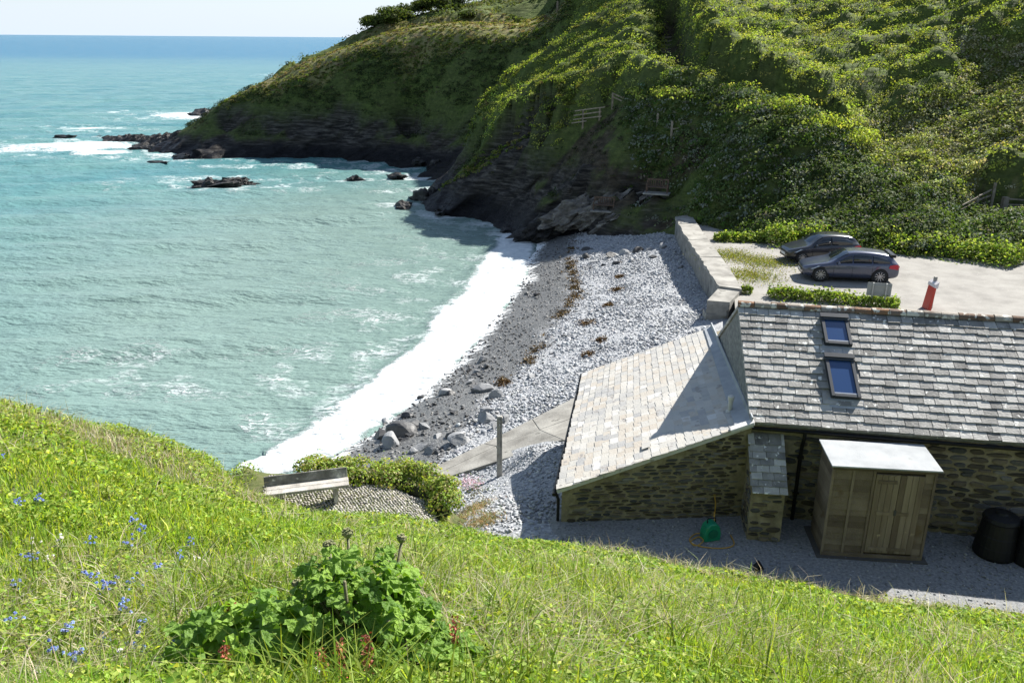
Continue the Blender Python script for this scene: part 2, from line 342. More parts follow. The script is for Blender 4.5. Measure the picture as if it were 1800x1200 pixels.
above = Y > np.interp(X, np.array([p[0] for p in K_PATH]), np.array([p[1] for p in K_PATH])) + .2
upper = sstep(4.5, 1.6, dp) * above * sstep(.80, .62, tp); lower = sstep(3.2, 1.2, dp) * ~above
scrubH = np.where(scrub_zone, 1.5 + .9 * wide + 1.0 * upper * (.4 + 1.2 * n_mid) - 1.2 * lower, .25)
bank_face = (~behind_crest) & (Z0 > 2.2) & (X > 8) & (Y < 76)
scrubH = np.where(bank_face, .55 + .5 * wide, scrubH)
scrubH = np.where(straw, .42, scrubH); scrubH = np.where(meadow, .05, scrubH)
for _ in range(2):
    pd = np.pad(scrubH, 3, mode='edge'); scrubH = sum(pd[a:a + nx, b:b + ny] for a in range(1, 6) for b in range(1, 6)) / 25
scrubH *= sstep(.75, 1.35, dp + (n_mid - .5) * .5)                    # the path is kept open
terr = sstep(1.2, 3.2, poly_dist(X, Y, [(4.60,64.50,4.80),(6.67,61.70,4.63),(9.97,59.20,4.54),(10.81,58.20,4.18)])[0])
scrubH *= np.where(Y < 68, terr, 1)
skyscrub = (Y > 128) & (Z0 > 8); scrubH = np.where(skyscrub & ~meadow, .5 + .9 * wide, scrubH)
FENCE_LINES = [[(4.60,69.80,7.34), (7.09,68.60,7.83)], [(7.44,67.40,10.15), (8.43,66.60,9.96)], [(10.12,63.20,8.90), (12.10,61.60,8.48)], [(12.21,60.00,7.64), (12.82,60.00,7.88)], [(26.85,51.00,4.46), (29.97,53.00,5.33)], [(30.35,52.80,5.54), (32.86,52.60,5.60)]]
for fl_ in FENCE_LINES: scrubH *= .12 + .88 * sstep(.4, 3.2, poly_dist(X, Y, fl_)[0])
scrubH *= 1 - rock
veg = scrubH * cano
# strata of the rock
st_u = X * .80 + Z0 * .62 + Y * .15
strata = np.abs(fbm(st_u / 7, (Z0 * .78 - X * .60) / .9, Y / 5, 21, 4) - .5) * 2
rdx = rock * (strata - .35) * 2.0
Zt = Z0 + veg * 1.25 + rock * (fbm(X / 1.3, Y / 1.3, Z0 / 1.3, 31, 4) - .5) * 1.1 - sstep(1.3, .3, dp) * .7 + (fbm(X / 1.1, Y / 1.1, 0, 8) - .5) * .22
Yt = Y - rdx * sstep(.4, 1.0, slope) * .9; Xt = X + rock * (fbm(X / 1.7, Z0 / .6, Y / 2, 41, 3) - .5) * .6
ivy = sstep(.46, .60, fbm(X / 3.2, Y / 2.2 + Z0 / 2.5, Z0 / 3, 51) + .06 * sstep(3, 8, Z0)) * (1 - rock * .6)
ivy = np.where(meadow, 0, ivy)

def hill_mat():
    m, t, N, Lk = new_mat('hill_ground')
    out = N('ShaderNodeOutputMaterial'); b = N('ShaderNodeBsdfPrincipled'); Lk(b.outputs[0], out.inputs[0]); b.inputs['Roughness'].default_value = .8; b.inputs['Specular IOR Level'].default_value = .12
    g = N('ShaderNodeNewGeometry')
    def attr(n):
        a = N('ShaderNodeAttribute'); a.attribute_name = n; return a.outputs['Fac']
    def nz(scale, det=6, vec=None, st=(1, 1, 1), rot=(0, 0, 0)):
        mp = N('ShaderNodeMapping'); mp.inputs['Scale'].default_value = st; mp.inputs['Rotation'].default_value = rot; Lk(g.outputs['Position'], mp.inputs['Vector'])
        n = N('ShaderNodeTexNoise'); n.inputs['Scale'].default_value = scale; n.inputs['Detail'].default_value = det; n.inputs['Roughness'].default_value = .62; Lk(mp.outputs[0], n.inputs['Vector']); return n.outputs['Fac']
    def ramp(f, stops):
        r = N('ShaderNodeValToRGB'); el = r.color_ramp.elements
        while len(el) < len(stops): el.new(.5)
        for e, (p, c) in zip(el, stops): e.position = p; e.color = rgba(c)
        Lk(f, r.inputs['Fac']); return r.outputs['Color']
    def mix(f, a, c):
        x = N('ShaderNodeMix'); x.data_type = 'RGBA'; Lk(f, x.inputs[0]); Lk(a, x.inputs[6]); Lk(c, x.inputs[7]); return x.outputs[2]
    soil = ramp(nz(1.6, 8, st=(1, 1, 1.8), rot=(0, .5, 0)), [(.32, (.022, .019, .013)), (.52, (.058, .047, .032)), (.68, (.10, .084, .056)), (.8, (.17, .15, .11))])
    green = ramp(nz(2.4), [(.3, (.045, .064, .018)), (.55, (.085, .115, .030)), (.75, (.14, .165, .05))])
    mead = ramp(nz(.9), [(.3, (.10, .125, .035)), (.5, (.17, .165, .065)), (.7, (.22, .175, .10))])
    rk = ramp(nz(1.8, 9, st=(.28, .6, 2.6), rot=(0, .8, 0)), [(.32, (.008, .008, .008)), (.48, (.036, .033, .030)), (.62, (.095, .086, .076)), (.8, (.21, .195, .17))])
    wet = ramp(nz(2.0), [(.35, (.004, .004, .005)), (.75, (.016, .015, .016))])
    c = mix(attr('ivy'), soil, green); c = mix(attr('meadow'), c, mead); c = mix(attr('rock'), c, rk); c = mix(attr('wet'), c, wet)
    Lk(c, b.inputs['Base Color'])
    ro = N('ShaderNodeMapRange'); Lk(attr('wet'), ro.inputs[0]); ro.inputs[3].default_value = .88; ro.inputs[4].default_value = .38; Lk(ro.outputs[0], b.inputs['Roughness'])
    bp = N('ShaderNodeBump'); bp.inputs['Strength'].default_value = .7; bp.inputs['Distance'].default_value = .6; Lk(nz(1.5, 10, st=(.22, .5, 2.4), rot=(0, .8, 0)), bp.inputs['Height']); Lk(bp.outputs[0], b.inputs['Normal'])
    return m
M_HILL = hill_mat()
wetA = rock * sstep(2.2, .9, Zt + (n_mid - .5) * 1.4)
me = np_mesh('hill', np.stack([Xt, Yt, Zt], -1).reshape(-1, 3), grid_faces(nx, ny), M_HILL, True,
             {'rock': rock, 'ivy': np.maximum(ivy, (veg > .1) * .8), 'meadow': np.maximum(meadow * 1.0, straw * .55), 'wet': wetA})
tag(link('hill', me), 'green and rocky headland rising behind the cove', kind='structure')

def hill_at(x, y):
    """surface height of the built hill by bilinear lookup"""
    i = np.clip(np.searchsorted(gx, x) - 1, 0, nx - 2); j = np.clip(np.searchsorted(gy, y) - 1, 0, ny - 2)
    fx = (x - gx[i]) / (gx[i + 1] - gx[i]); fy = (y - gy[j]) / (gy[j + 1] - gy[j])
    return i, j, fx, fy
def lerp2(A, i, j, fx, fy): return A[i, j] * (1 - fx) * (1 - fy) + A[i + 1, j] * fx * (1 - fy) + A[i, j + 1] * (1 - fx) * fy + A[i + 1, j + 1] * fx * fy
def hz(x, y):
    q = hill_at(np.array([x]), np.array([y])); return float(lerp2(Zt, *q)[0])
def hz0(x, y):
    q = hill_at(np.array([x]), np.array([y])); return float(lerp2(Z0, *q)[0])

# ------------------------------------------------------------------ beach
BEACH = [
 (-7.92,26.53,0.00),(-6.95,27.56,0.00),(-5.69,29.84,0.00),(-4.60,32.56,0.00),(-3.58,35.73,0.00),(-2.28,40.32,0.00),(-0.98,46.06,-0.00),(0.33,52.89,0.00),(1.60,60.73,0.00),(2.40,66.13,0.00),
 (-11.43,29.67,-0.80),(-8.15,32.87,-0.80),(-5.65,39.62,-0.80),(-3.79,49.21,-0.80),(-2.67,63.94,-0.80),(-2.52,72.30,-0.80),
 (-5.23,27.24,0.50),(-4.23,28.91,0.60),(-2.76,31.92,0.70),(-1.02,35.82,0.70),(0.57,41.39,0.75),(2.33,48.76,0.80),(3.28,57.44,0.80),(-2.56,24.78,1.25),(-0.96,26.85,1.40),(0.63,27.66,1.80),(2.29,28.58,2.30),
 (0.02,31.86,1.00),(2.00,35.03,1.30),(2.84,40.70,1.30),(5.74,46.37,1.50),(4.54,35.63,1.90),(7.27,34.29,2.40),(8.76,36.85,2.60),(10.56,46.10,2.60),(10.78,53.25,2.60),(10.81,57.56,2.50),(7.34,54.23,1.60),(8.16,60.87,1.70),
 (-1.01,23.28,1.75),(-0.31,23.00,1.95),(1.60,23.72,2.85),(0.66,23.20,2.85),(-0.27,20.01,2.90),(-0.82,18.61,3.30),(0.30,17.13,3.90),
 (2.6,22,3.2),(3,27,2.6),(6,28,2.6),(7,34,2.6),(2,18,3.7),(8,24,2.6),(13,44,2.4),(14,56,2.6),(8,62,2.2),(3,66,.4),(10,68,2),(-5,68,-1.5),(0.5,15.5,3.95),(3,15,3.85),(8,14,3.7),(-1.2,16.6,3.5),(-2.5,18.5,2.2),(-4,20.5,1.5),(-6,23,.9),(-8,24.5,.3),(-14,25,-2),(-12,36,-2.5),(-4,17,2.8),
]
beachz = RBF(BEACH)
bx = np.linspace(-13, 14.5, 180); by = np.concatenate([np.linspace(13.5, 30, 110), np.linspace(30.2, 68, 150)])
BX, BY = np.meshgrid(bx, by, indexing='ij')
BZ = beachz(BX, BY) + (fbm(BX / 1.2, BY / 1.2, 0, 61) - .5) * .10
def beach_mat():
    m, t, N, Lk = new_mat('shingle')
    out = N('ShaderNodeOutputMaterial'); b = N('ShaderNodeBsdfPrincipled'); Lk(b.outputs[0], out.inputs[0]); b.inputs['Specular IOR Level'].default_value = .35
    g = N('ShaderNodeNewGeometry'); v = N('ShaderNodeTexVoronoi'); v.inputs['Scale'].default_value = 13; Lk(g.outputs['Position'], v.inputs['Vector'])
    bw = N('ShaderNodeRGBToBW'); Lk(v.outputs['Color'], bw.inputs[0])
    def ramp(f, stops):
        r = N('ShaderNodeValToRGB'); el = r.color_ramp.elements
        while len(el) < len(stops): el.new(.5)
        for e, (p, c) in zip(el, stops): e.position = p; e.color = rgba(c)
        Lk(f, r.inputs['Fac']); return r.outputs['Color']
    dry = ramp(bw.outputs[0], [(.1, (.17, .18, .195)), (.45, (.27, .28, .295)), (.8, (.37, .38, .39)), (.97, (.46, .46, .45))])
    wet = ramp(bw.outputs[0], [(.1, (.075, .077, .078)), (.6, (.125, .127, .125)), (.95, (.20, .20, .195))])
    a = N('ShaderNodeAttribute'); a.attribute_name = 'wet'; mx = N('ShaderNodeMix'); mx.data_type = 'RGBA'; Lk(a.outputs['Fac'], mx.inputs[0]); Lk(dry, mx.inputs[6]); Lk(wet, mx.inputs[7])
    # thin sheets of swash foam left on the wet sand
    sw = N('ShaderNodeAttribute'); sw.attribute_name = 'swash'; mp = N('ShaderNodeMapping'); mp.inputs['Scale'].default_value = (.7, 2.6, 1); mp.inputs['Rotation'].default_value = (0, 0, .25); Lk(g.outputs['Position'], mp.inputs['Vector'])
    n = N('ShaderNodeTexNoise'); n.inputs['Scale'].default_value = 2.2; n.inputs['Detail'].default_value = 8; n.inputs['Roughness'].default_value = .7; Lk(mp.outputs[0], n.inputs['Vector'])
    ad = N('ShaderNodeMath'); ad.operation = 'MULTIPLY_ADD'; ad.inputs[1].default_value = .34; Lk(sw.outputs['Fac'], ad.inputs[0]); Lk(n.outputs['Fac'], ad.inputs[2])
    fr = ramp(ad.outputs[0], [(.70, (0, 0, 0)), (.80, (1, 1, 1))]); m2 = N('ShaderNodeMix'); m2.data_type = 'RGBA'; m2.inputs[7].default_value = (.8, .82, .82, 1)
    Lk(fr, m2.inputs[0]); Lk(mx.outputs[2], m2.inputs[6]); Lk(m2.outputs[2], b.inputs['Base Color'])
    ro = N('ShaderNodeMapRange'); Lk(a.outputs['Fac'], ro.inputs[0]); ro.inputs[3].default_value = .85; ro.inputs[4].default_value = .42; Lk(ro.outputs[0], b.inputs['Roughness'])
    bp = N('ShaderNodeBump'); bp.inputs['Strength'].default_value = .7; bp.inputs['Distance'].default_value = .04; bp.invert = True; Lk(v.outputs['Distance'], bp.inputs['Height']); Lk(bp.outputs[0], b.inputs['Normal'])
    return m
SEAWEED_LINE = [(4.60,59.67,0.90),(3.74,55.42,0.90),(3.54,49.34,1.00),(3.60,45.41,1.10),(2.47,41.61,1.00),(1.67,39.49,0.95),(1.46,37.45,0.95),(0.77,35.34,0.90),(-0.35,33.32,0.90)]
WETLINE = SEAWEED_LINE + [(-1.31,30.38,0.90),(-1.95,26.75,1.00),(-2.93,24.70,1.10)]
wl = [p for p in WETLINE]; wy = np.array([p[1] for p in wl][::-1]); wx = np.array([p[0] for p in wl][::-1])
o_ = np.argsort(wy); wetx = np.interp(BY, wy[o_], wx[o_])
bwet = sstep(.5, -.5, BX - wetx + (fbm(BX, BY, 0, 66) - .5) * 1.6)
swash = sstep(.60, .03, BZ + (fbm(BX / 1.5, BY / 1.5, 0, 68) - .5) * .4) 
me = np_mesh('beach', np.stack([BX, BY, BZ], -1).reshape(-1, 3), grid_faces(180, 260), beach_mat(), True, {'wet': bwet, 'swash': swash})
tag(link('beach', me), 'grey shingle beach in the cove', kind='structure')
def bz(x, y): return float(beachz(np.array([x]), np.array([y]))[0])

# ------------------------------------------------------------------ car park and yard
M_CARPARK = surf('car_park_gravel', [(.25, (.17, .162, .148)), (.5, (.245, .235, .215)), (.78, (.31, .30, .275))], .9, .92, .5, 30, detail=12, spots=((.36, .35, .325), 14, .66))
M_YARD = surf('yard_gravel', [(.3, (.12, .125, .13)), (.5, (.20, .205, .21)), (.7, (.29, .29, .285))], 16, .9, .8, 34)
CPZ = 3.4
def patch(name, x0, x1, y0, y1, z, mat, res=.5, amp=.05, seed=1, skirt=1.5):
    cx = np.arange(x0, x1 + res, res); cy = np.arange(y0, y1 + res, res); PX, PY = np.meshgrid(cx, cy, indexing='ij')
    e = np.minimum(np.minimum(PX - x0, x1 - PX), np.minimum(PY - y0, y1 - PY))
    PZ = z + (fbm(PX / 2, PY / 2, 0, seed) - .5) * amp - .5 * sstep(skirt, 0, e + (fbm(PX, PY, 0, seed + 1) - .5) * 1.0)
    return np_mesh(name, np.stack([PX, PY, PZ], -1).reshape(-1, 3), grid_faces(len(cx), len(cy)), mat, True), PX, PY, PZ
cx = np.linspace(0, 1, 70); cy = np.linspace(30, 54, 60); TX, PY = np.meshgrid(cx, cy, indexing='ij')
WALL_R = [(11.71,55.67,3.70),(11.30,48.38,3.70),(10.75,39.91,3.70),(10.38,37.35,3.70)]
lx = np.interp(PY, [WALL_R[3][1] - 8, WALL_R[3][1], WALL_R[0][1]], [8.6, WALL_R[3][0], WALL_R[0][0]]) - .25
PX = lx + TX * (46 - lx); PZ = CPZ + (fbm(PX / 5, PY / 5, 0, 71) - .5) * .05 + sstep(20, 34, PX) * .3 - sstep(3.0, 0, PY - 30) * .6
me = np_mesh('car_park', np.stack([PX, PY, PZ], -1).reshape(-1, 3), grid_faces(70, 60), M_CARPARK, True)
tag(link('car_park', me), 'pale gravel car park behind the sea wall', kind='structure')
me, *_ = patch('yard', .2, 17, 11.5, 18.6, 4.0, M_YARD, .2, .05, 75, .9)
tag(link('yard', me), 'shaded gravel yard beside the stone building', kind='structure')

# ------------------------------------------------------------------ near bank (where the photographer stands)
BANK = [
 (-2.88,3.90,11.04),(-1.25,3.40,11.50),(0.01,3.60,11.33),(1.72,4.60,10.47),(4.76,6.40,8.92),
 (-3.53,4.90,10.64),(-1.61,4.50,10.97),(0.02,5.00,10.60),(2.41,6.60,9.31),(8.14,11.20,5.68),
 (-4.35,6.20,10.21),(-2.10,6.00,10.36),(-0.52,6.80,9.77),(0.70,8.60,8.53),(2.05,10.30,7.17),(5.05,11.50,6.01),
 (-5.48,8.00,9.67),(-3.88,8.50,9.32),(-2.67,10.00,8.24),(-1.75,11.50,7.11),(-0.45,12.30,6.33),
 (-9.16,14.00,8.25),(-8.68,14.50,7.83),(-8.24,15.00,7.41),(-7.63,15.50,6.98),(-7.08,16.00,6.51),(-6.64,17.20,5.55),(-6.57,18.80,4.56),(-5.90,19.80,3.78),(-5.04,20.00,3.54),
 (-7.33,11.00,8.89),(-6.05,10.80,8.64),(-5.54,12.30,7.64),(-5.38,14.20,6.07),(-6.14,17.62,4.00),(-5.77,17.50,4.00),(-4.77,17.52,4.00),
 (-3.44,17.53,4.05),(-1.81,17.26,4.00),(-0.61,16.68,3.95),(1.30,16.36,3.95),(2.52,16.00,3.95),(3.65,15.42,3.95),(4.60,15.37,3.95),(5.37,15.12,3.95),(6.95,14.58,3.95),(8.54,14.29,3.95),(10.01,13.88,3.95),
 (0,0,12.9),(0,-4,14.6),(-8,0,13.6),(-12,-4,15),(10,-2,11.6),(20,-2,11),(18,6,7.5),(20,12,4.4),(-10,5,12.2),(-15,8,12),
 (-12.5,19,1),(-9,20.5,.4),(-6.6,22,.4),(-14,16,5),(-10,16.2,7),(-16,13,9),(-18,18,1),(-20,14,6),(-7.6,18.6,3.9),(-8.2,19.6,1.6),
 (-2.96,18.90,4.00),(-3.95,18.89,4.00),(-4.85,19.13,4.05),(-1.64,18.40,3.90),(-0.95,18.44,3.40),(-3.0,20.2,3.2),(-4.6,20.3,3.2),(-5.6,21.2,1.2),(-3.4,21.6,1.0),(-1.6,19.6,1.8),(-1.0,18.3,2.4),
 (1,18.5,2.5),(4,18,2.5),(8,17.5,2.5),(12,16.5,2.5),(15,14.5,2.6),(0.2,17.6,2.6),(20,18,2.5),(3,17,3.2),(9,16,3.2),
]
bankz = RBF(BANK)
kx_ = np.linspace(-20, 20, 230); ky_ = np.linspace(-5, 24, 190); QX, QY = np.meshgrid(kx_, ky_, indexing='ij')
QZ = bankz(QX, QY); n1 = fbm(QX / 1.3, QY / 1.3, 0, 81)
flatT = sstep(4.35, 4.0, QZ) * sstep(-7, -6, QX) * sstep(16.5, 17.2, QY) * sstep(-1.0, -1.6, QX)
QZ = QZ + (n1 - .5) * .30 * (1 - flatT) * sstep(3.9, 4.4, QZ) - .06
M_BANK = surf('bank_soil', [(.3, (.035, .045, .014)), (.5, (.07, .085, .026)), (.68, (.12, .115, .05)), (.8, (.17, .14, .08))], 2.2, .95, .6, 14, spots=((.15, .13, .055), .9, .66))
me = np_mesh('bank', np.stack([QX, QY, QZ], -1).reshape(-1, 3), grid_faces(230, 190), M_BANK, True)
tag(link('bank', me), 'steep grassy bank above the cove', kind='structure')
def kz(x, y):
    i = np.clip(np.searchsorted(kx_, x) - 1, 0, 228); j = np.clip(np.searchsorted(ky_, y) - 1, 0, 188)
    fx = (x - kx_[i]) / (kx_[1] - kx_[0]); fy = (y - ky_[j]) / (ky_[1] - ky_[0]); return lerp2(QZ, i, j, fx, fy)
def bk(x, y): return float(kz(np.array([x]), np.array([y]))[0])

# ------------------------------------------------------------------ sea
nr, na = 420, 400
rr = np.concatenate([np.geomspace(19, 620, 340), np.geomspace(628, 60000, 80)]); aa = np.linspace(math.radians(-52), math.radians(24), na)
Rr, Aa = np.meshgrid(rr, aa, indexing='ij'); WX = Rr * np.sin(Aa); WY = Rr * np.cos(Aa)
fade = sstep(700, 120, Rr)
def swell(x, y):
    h = 0
    for i, (lam, amp, ang) in enumerate([(7.5, .075, -.35), (4.6, .055, -.1), (3.1, .035, -.6), (2.1, .022, .15), (11, .06, -.25)]):
        k = 2 * math.pi / lam; ph = (x * math.sin(ang) + y * math.cos(ang)) * k + 3 * fbm(x / 14, y / 14, 0, 90 + i); s = np.sin(ph); h = h + amp * (s + .35 * np.cos(2 * ph))
    return h
WZ = swell(WX, WY) * fade * 1.5
SURF_A = [(-8.95,27.01,0.00),(-7.90,26.45,0.00),(-6.84,27.52,0.00),(-5.67,29.74,0.00),(-4.58,32.44,0.00),(-3.57,35.59,0.00),(-2.27,40.15,0.00),(-0.97,45.84,0.00),(0.33,52.62,0.00),(1.52,60.73,0.00),(2.14,65.10,0.00)]
SURF_B = [(-10.01,27.17,0.00),(-9.38,28.52,0.00),(-8.26,30.50,0.00),(-7.01,33.46,0.00),(-5.74,36.45,0.00),(-4.65,39.76,0.00),(-3.60,44.53,0.00),(-2.66,50.81,0.00),(-2.30,56.93,0.00),(-2.23,61.32,0.00),(-2.26,64.74,0.00)]
SC_ = [tuple(np.array(a) * .60 + np.array(b) * .40) for a, b in zip(SURF_A, SURF_B)]; SW_ = [np.linalg.norm(np.array(a) - np.array(b)) / 2 for a, b in zip(SURF_A, SURF_B)]
ds, ts = poly_dist(WX, WY, SC_); hw = np.interp(ts, np.linspace(0, 1, len(SW_)), SW_)
foam = sstep(1.02, .42, ds / hw + (fbm(WX / 2.2, WY / 2.2, 0, 97) - .5) * .55) * 1.12
# thinning lace behind the breaking wave
lace = sstep(6.5, 1.0, ds / hw) * .52
for c, rx, ry, s in [((-60.94,120.39,0.00),12,8,1.05),((-64.62,116.92,0.00),11,6,.85),((-53.69,113.94,0.00),6,3.5,1.0),((-70.22,144.29,0.00),7,4,1.0),((-65.34,170.20,-0.00),7,9,1.0),((-80.42,176.89,-0.00),2.2,3,.85),((-60.41,165.60,-0.00),6,6,1.0),((-44.71,111.01,0.00),6,3,.9),((-30.24,87.94,-0.00),7.5,2.6,.80),((-34.59,91.07,0.00),5,2.5,.75),((-27.66,92.20,0.00),4,2,.7),
                     ((-30.19,103.46,-0.00),9,1.6,.75),((-40.13,106.42,0.00),5,2,.8),((-21.61,104.93,0.00),7,1.6,.72),((-14.10,100.56,0.00),5,5,.85),((-10.80,94.66,0.00),4,3,.95),((-17.55,107.73,0.00),4,5,.8),((-16.20,93.17,-0.00),5,2,.75),((-9.44,77.46,0.00),3.4,1.8,.8),((-5.53,73.62,0.00),4,1.5,.95),((-1.96,69.66,0.00),3.5,2.2,.9),((-9.30,86.13,0.00),3,2,.8),((-0.97,66.42,0.00),3,2,.9),((-94.98,364.76,0.00),6,14,.0),((-7.37,34.08,0.00),2,2,.4)]:
    d = np.hypot((WX - c[0]) / rx, (WY - c[1]) / ry); foam = np.maximum(foam, s * (.92 if c[0] < -45 else .78) * sstep(1.3, .15, d + (fbm(WX / 2.5, WY / 2.5, 0, 96) - .5) * .9)); lace = np.maximum(lace, .8 * sstep(2.4, .7, d))
streak = sstep(5, 1.5, poly_dist(WX, WY, [(-18.58,36.53,0.00),(-15.59,36.24,0.00),(-12.38,35.96,0.00),(-9.46,36.73,0.00),(-6.72,39.47,0.00)])[0]) * .55
lace = np.maximum(lace, streak)
WZ = WZ * sstep(0, 14, np.maximum(ds - hw, 0) + 2) + sstep(1.1, .7, ds / hw) * (.10 + .22 * (fbm(WX / .9, WY / .9, 0, 99) - .3) * sstep(.0, .3, 1 - ds / hw))
deep = sstep(380, 760, WY + (noise3(WX / 160, WY / 40, 0, 5) - .5) * 60) * .85 + sstep(110, 480, WY) * .15
shal = sstep(62, 22, np.hypot(WX - 4, WY - 55) + (fbm(WX / 9, WY / 9, 0, 7) - .5) * 10)
def water_mat():
    m, t, N, Lk = new_mat('sea_water')
    out = N('ShaderNodeOutputMaterial'); b = N('ShaderNodeBsdfPrincipled'); b.inputs['IOR'].default_value = 1.33; b.inputs['Specular IOR Level'].default_value = .22
    g = N('ShaderNodeNewGeometry')
    def attr(n):
        a = N('ShaderNodeAttribute'); a.attribute_name = n; return a.outputs['Fac']
    def nz(scale, det=5, st=(1, 1, 1), rough=.6):
        mp = N('ShaderNodeMapping'); mp.inputs['Scale'].default_value = st; mp.inputs['Rotation'].default_value = (0, 0, .25); Lk(g.outputs['Position'], mp.inputs['Vector'])
        n = N('ShaderNodeTexNoise'); n.inputs['Scale'].default_value = scale; n.inputs['Detail'].default_value = det; n.inputs['Roughness'].default_value = rough; Lk(mp.outputs[0], n.inputs['Vector']); return n.outputs['Fac']
    def mixc(f, a, c):
        x = N('ShaderNodeMix'); x.data_type = 'RGBA'; Lk(f, x.inputs[0])
        for s, v in ((6, a), (7, c)):
            if isinstance(v, tuple): x.inputs[s].default_value = rgba(v)
            else: Lk(v, x.inputs[s])
        return x.outputs[2]
    def math_(op, a, c):
        x = N('ShaderNodeMath'); x.operation = op
        for s, v in ((0, a), (1, c)):
            if isinstance(v, (int, float)): x.inputs[s].default_value = v
            else: Lk(v, x.inputs[s])
        return x.outputs[0]
    r = N('ShaderNodeMapRange'); Lk(nz(.05, 5, (1, 2.2, 1)), r.inputs[0]); r.inputs[1].default_value = .38; r.inputs[2].default_value = .62
    c = mixc(r.outputs[0], (.072, .190, .205), (.105, .228, .222))
    c = mixc(attr('shallow'), c, (.165, .240, .218)); c = mixc(attr('deep'), c, (.006, .115, .205))
    # foam: solid where the field is high, breaking into lace as it falls
    f1 = math_('ADD', math_('MULTIPLY', attr('foam'), .95), math_('MULTIPLY', math_('SUBTRACT', nz(1.6, 9, (1, 1.5, 1), .72), .60), 1.7))
    fr = N('ShaderNodeMapRange'); Lk(f1, fr.inputs[0]); fr.inputs[1].default_value = .28; fr.inputs[2].default_value = .62
    ridg = math_('ABSOLUTE', math_('SUBTRACT', nz(1.1, 7, (1, 1.8, 1), .65), .5), 0)
    l1 = math_('SUBTRACT', math_('MULTIPLY', attr('lace'), .13), ridg); lr = N('ShaderNodeMapRange'); Lk(l1, lr.inputs[0]); lr.inputs[1].default_value = .005; lr.inputs[2].default_value = .04; lr.inputs[4].default_value = .6
    gate = N('ShaderNodeMapRange'); Lk(nz(.35, 4), gate.inputs[0]); gate.inputs[1].default_value = .51; gate.inputs[2].default_value = .64
    ff = math_('MAXIMUM', fr.outputs[0], math_('MULTIPLY', lr.outputs[0], gate.outputs[0]))
    caps = N('ShaderNodeMapRange'); Lk(nz(.16, 6, (1, 3.2, 1), .75), caps.inputs[0]); caps.inputs[1].default_value = .735; caps.inputs[2].default_value = .77; ff = math_('MAXIMUM', ff, caps.outputs[0])
    fcol = mixc(math_('MULTIPLY', nz(2.3, 8, (1, 1.6, 1), .7), 1.0), (.30, .36, .38), (.84, .87, .88)); Lk(mixc(ff, c, fcol), b.inputs['Base Color'])
    ro = N('ShaderNodeMapRange'); Lk(ff, ro.inputs[0]); ro.inputs[3].default_value = .22; ro.inputs[4].default_value = .9; Lk(ro.outputs[0], b.inputs['Roughness'])
    h = math_('ADD', math_('MULTIPLY', nz(1.5, 6, (1, 2.0, 1)), .16), math_('ADD', math_('MULTIPLY', nz(.33, 4, (1, 2.4, 1)), .5), math_('MULTIPLY', ff, .06)))
    bp = N('ShaderNodeBump'); bp.inputs['Strength'].default_value = 1.0; bp.inputs['Distance'].default_value = 1.0; Lk(h, bp.inputs['Height']); Lk(bp.outputs[0], b.inputs['Normal'])
    Lk(b.outputs[0], out.inputs[0]); return m
me = np_mesh('sea', np.stack([WX, WY, WZ], -1).reshape(-1, 3), grid_faces(nr, na)[:, ::-1], water_mat(), True, {'foam': foam, 'lace': lace, 'deep': deep, 'shallow': shal})
tag(link('sea', me), 'turquoise sea with surf breaking in the cove', kind='structure')

# ------------------------------------------------------------------ stone cottage
V3 = Vector
YZ = 4.0
E0 = V3((5.40, 17.50, 6.40)); UE = V3((.985, -.172, 0)); NE = V3((.087, .996, 0)); UP = V3((0, 0, 1))
RUN, RISE = 2.90, 1.88
R0 = E0 + NE * RUN + UP * RISE
BL = 10.5                                            # length along the eave
M_STONE = [surf('wall_stone_' + n, [(.3, a), (.55, b_), (.75, c)], 4, .88, .7, 18, rnd=.55, spots=((.20, .16, .09), 7, .66)) for n, a, b_, c in
           [('brown', (.05, .042, .032), (.10, .083, .06), (.17, .14, .10)), ('grey', (.05, .05, .048), (.11, .105, .095), (.18, .17, .15))]]
M_MORTAR = surf('lime_mortar', [(.3, (.15, .126, .082)), (.5, (.235, .20, .135)), (.7, (.32, .28, .20))], 5, .95, .6, 30)
M_GABLE = surf('slate_hung_gable', [(.3, (.10, .105, .105)), (.5, (.17, .175, .17)), (.72, (.27, .27, .25))], 6, .9, 1.0, 16, stretch=(1, 1, 1.6))
M_SLATE = surf('weathered_slate', [(.22, (.10, .097, .092)), (.40, (.215, .21, .198)), (.56, (.335, .325, .305)), (.72, (.44, .43, .405)), (.88, (.56, .55, .52))], 2.6, .75, .8, 24, rnd=.36, detail=10, spots=((.70, .69, .65), 8, .635))
M_SLATE_L = surf('buff_slate', [(.12, (.30, .30, .30)), (.28, (.40, .39, .365)), (.52, (.47, .45, .405)), (.70, (.42, .375, .315)), (.76, (.48, .46, .42)), (.9, (.56, .56, .55))], 3, .62, .4, 22, rnd=.66, spots=((.29, .27, .25), 4.5, .63))
M_LEAD = surf('lead_flashing', [(.3, (.26, .28, .30)), (.7, (.36, .38, .40))], 3, .6, .2, 10)
M_TILE = surf('ridge_clay', [(.15, (.10, .065, .045)), (.34, (.17, .115, .08)), (.48, (.25, .13, .065)), (.56, (.15, .10, .075)), (.75, (.30, .27, .23))], 4, .9, .6, 22, rnd=.6, spots=((.58, .56, .50), 6, .55))
M_BLACK = flat('black_plastic', (.008, .008, .009), .55, 0, .3)
M_ZINC = flat('dark_aluminium', (.045, .05, .058), .42, .3)

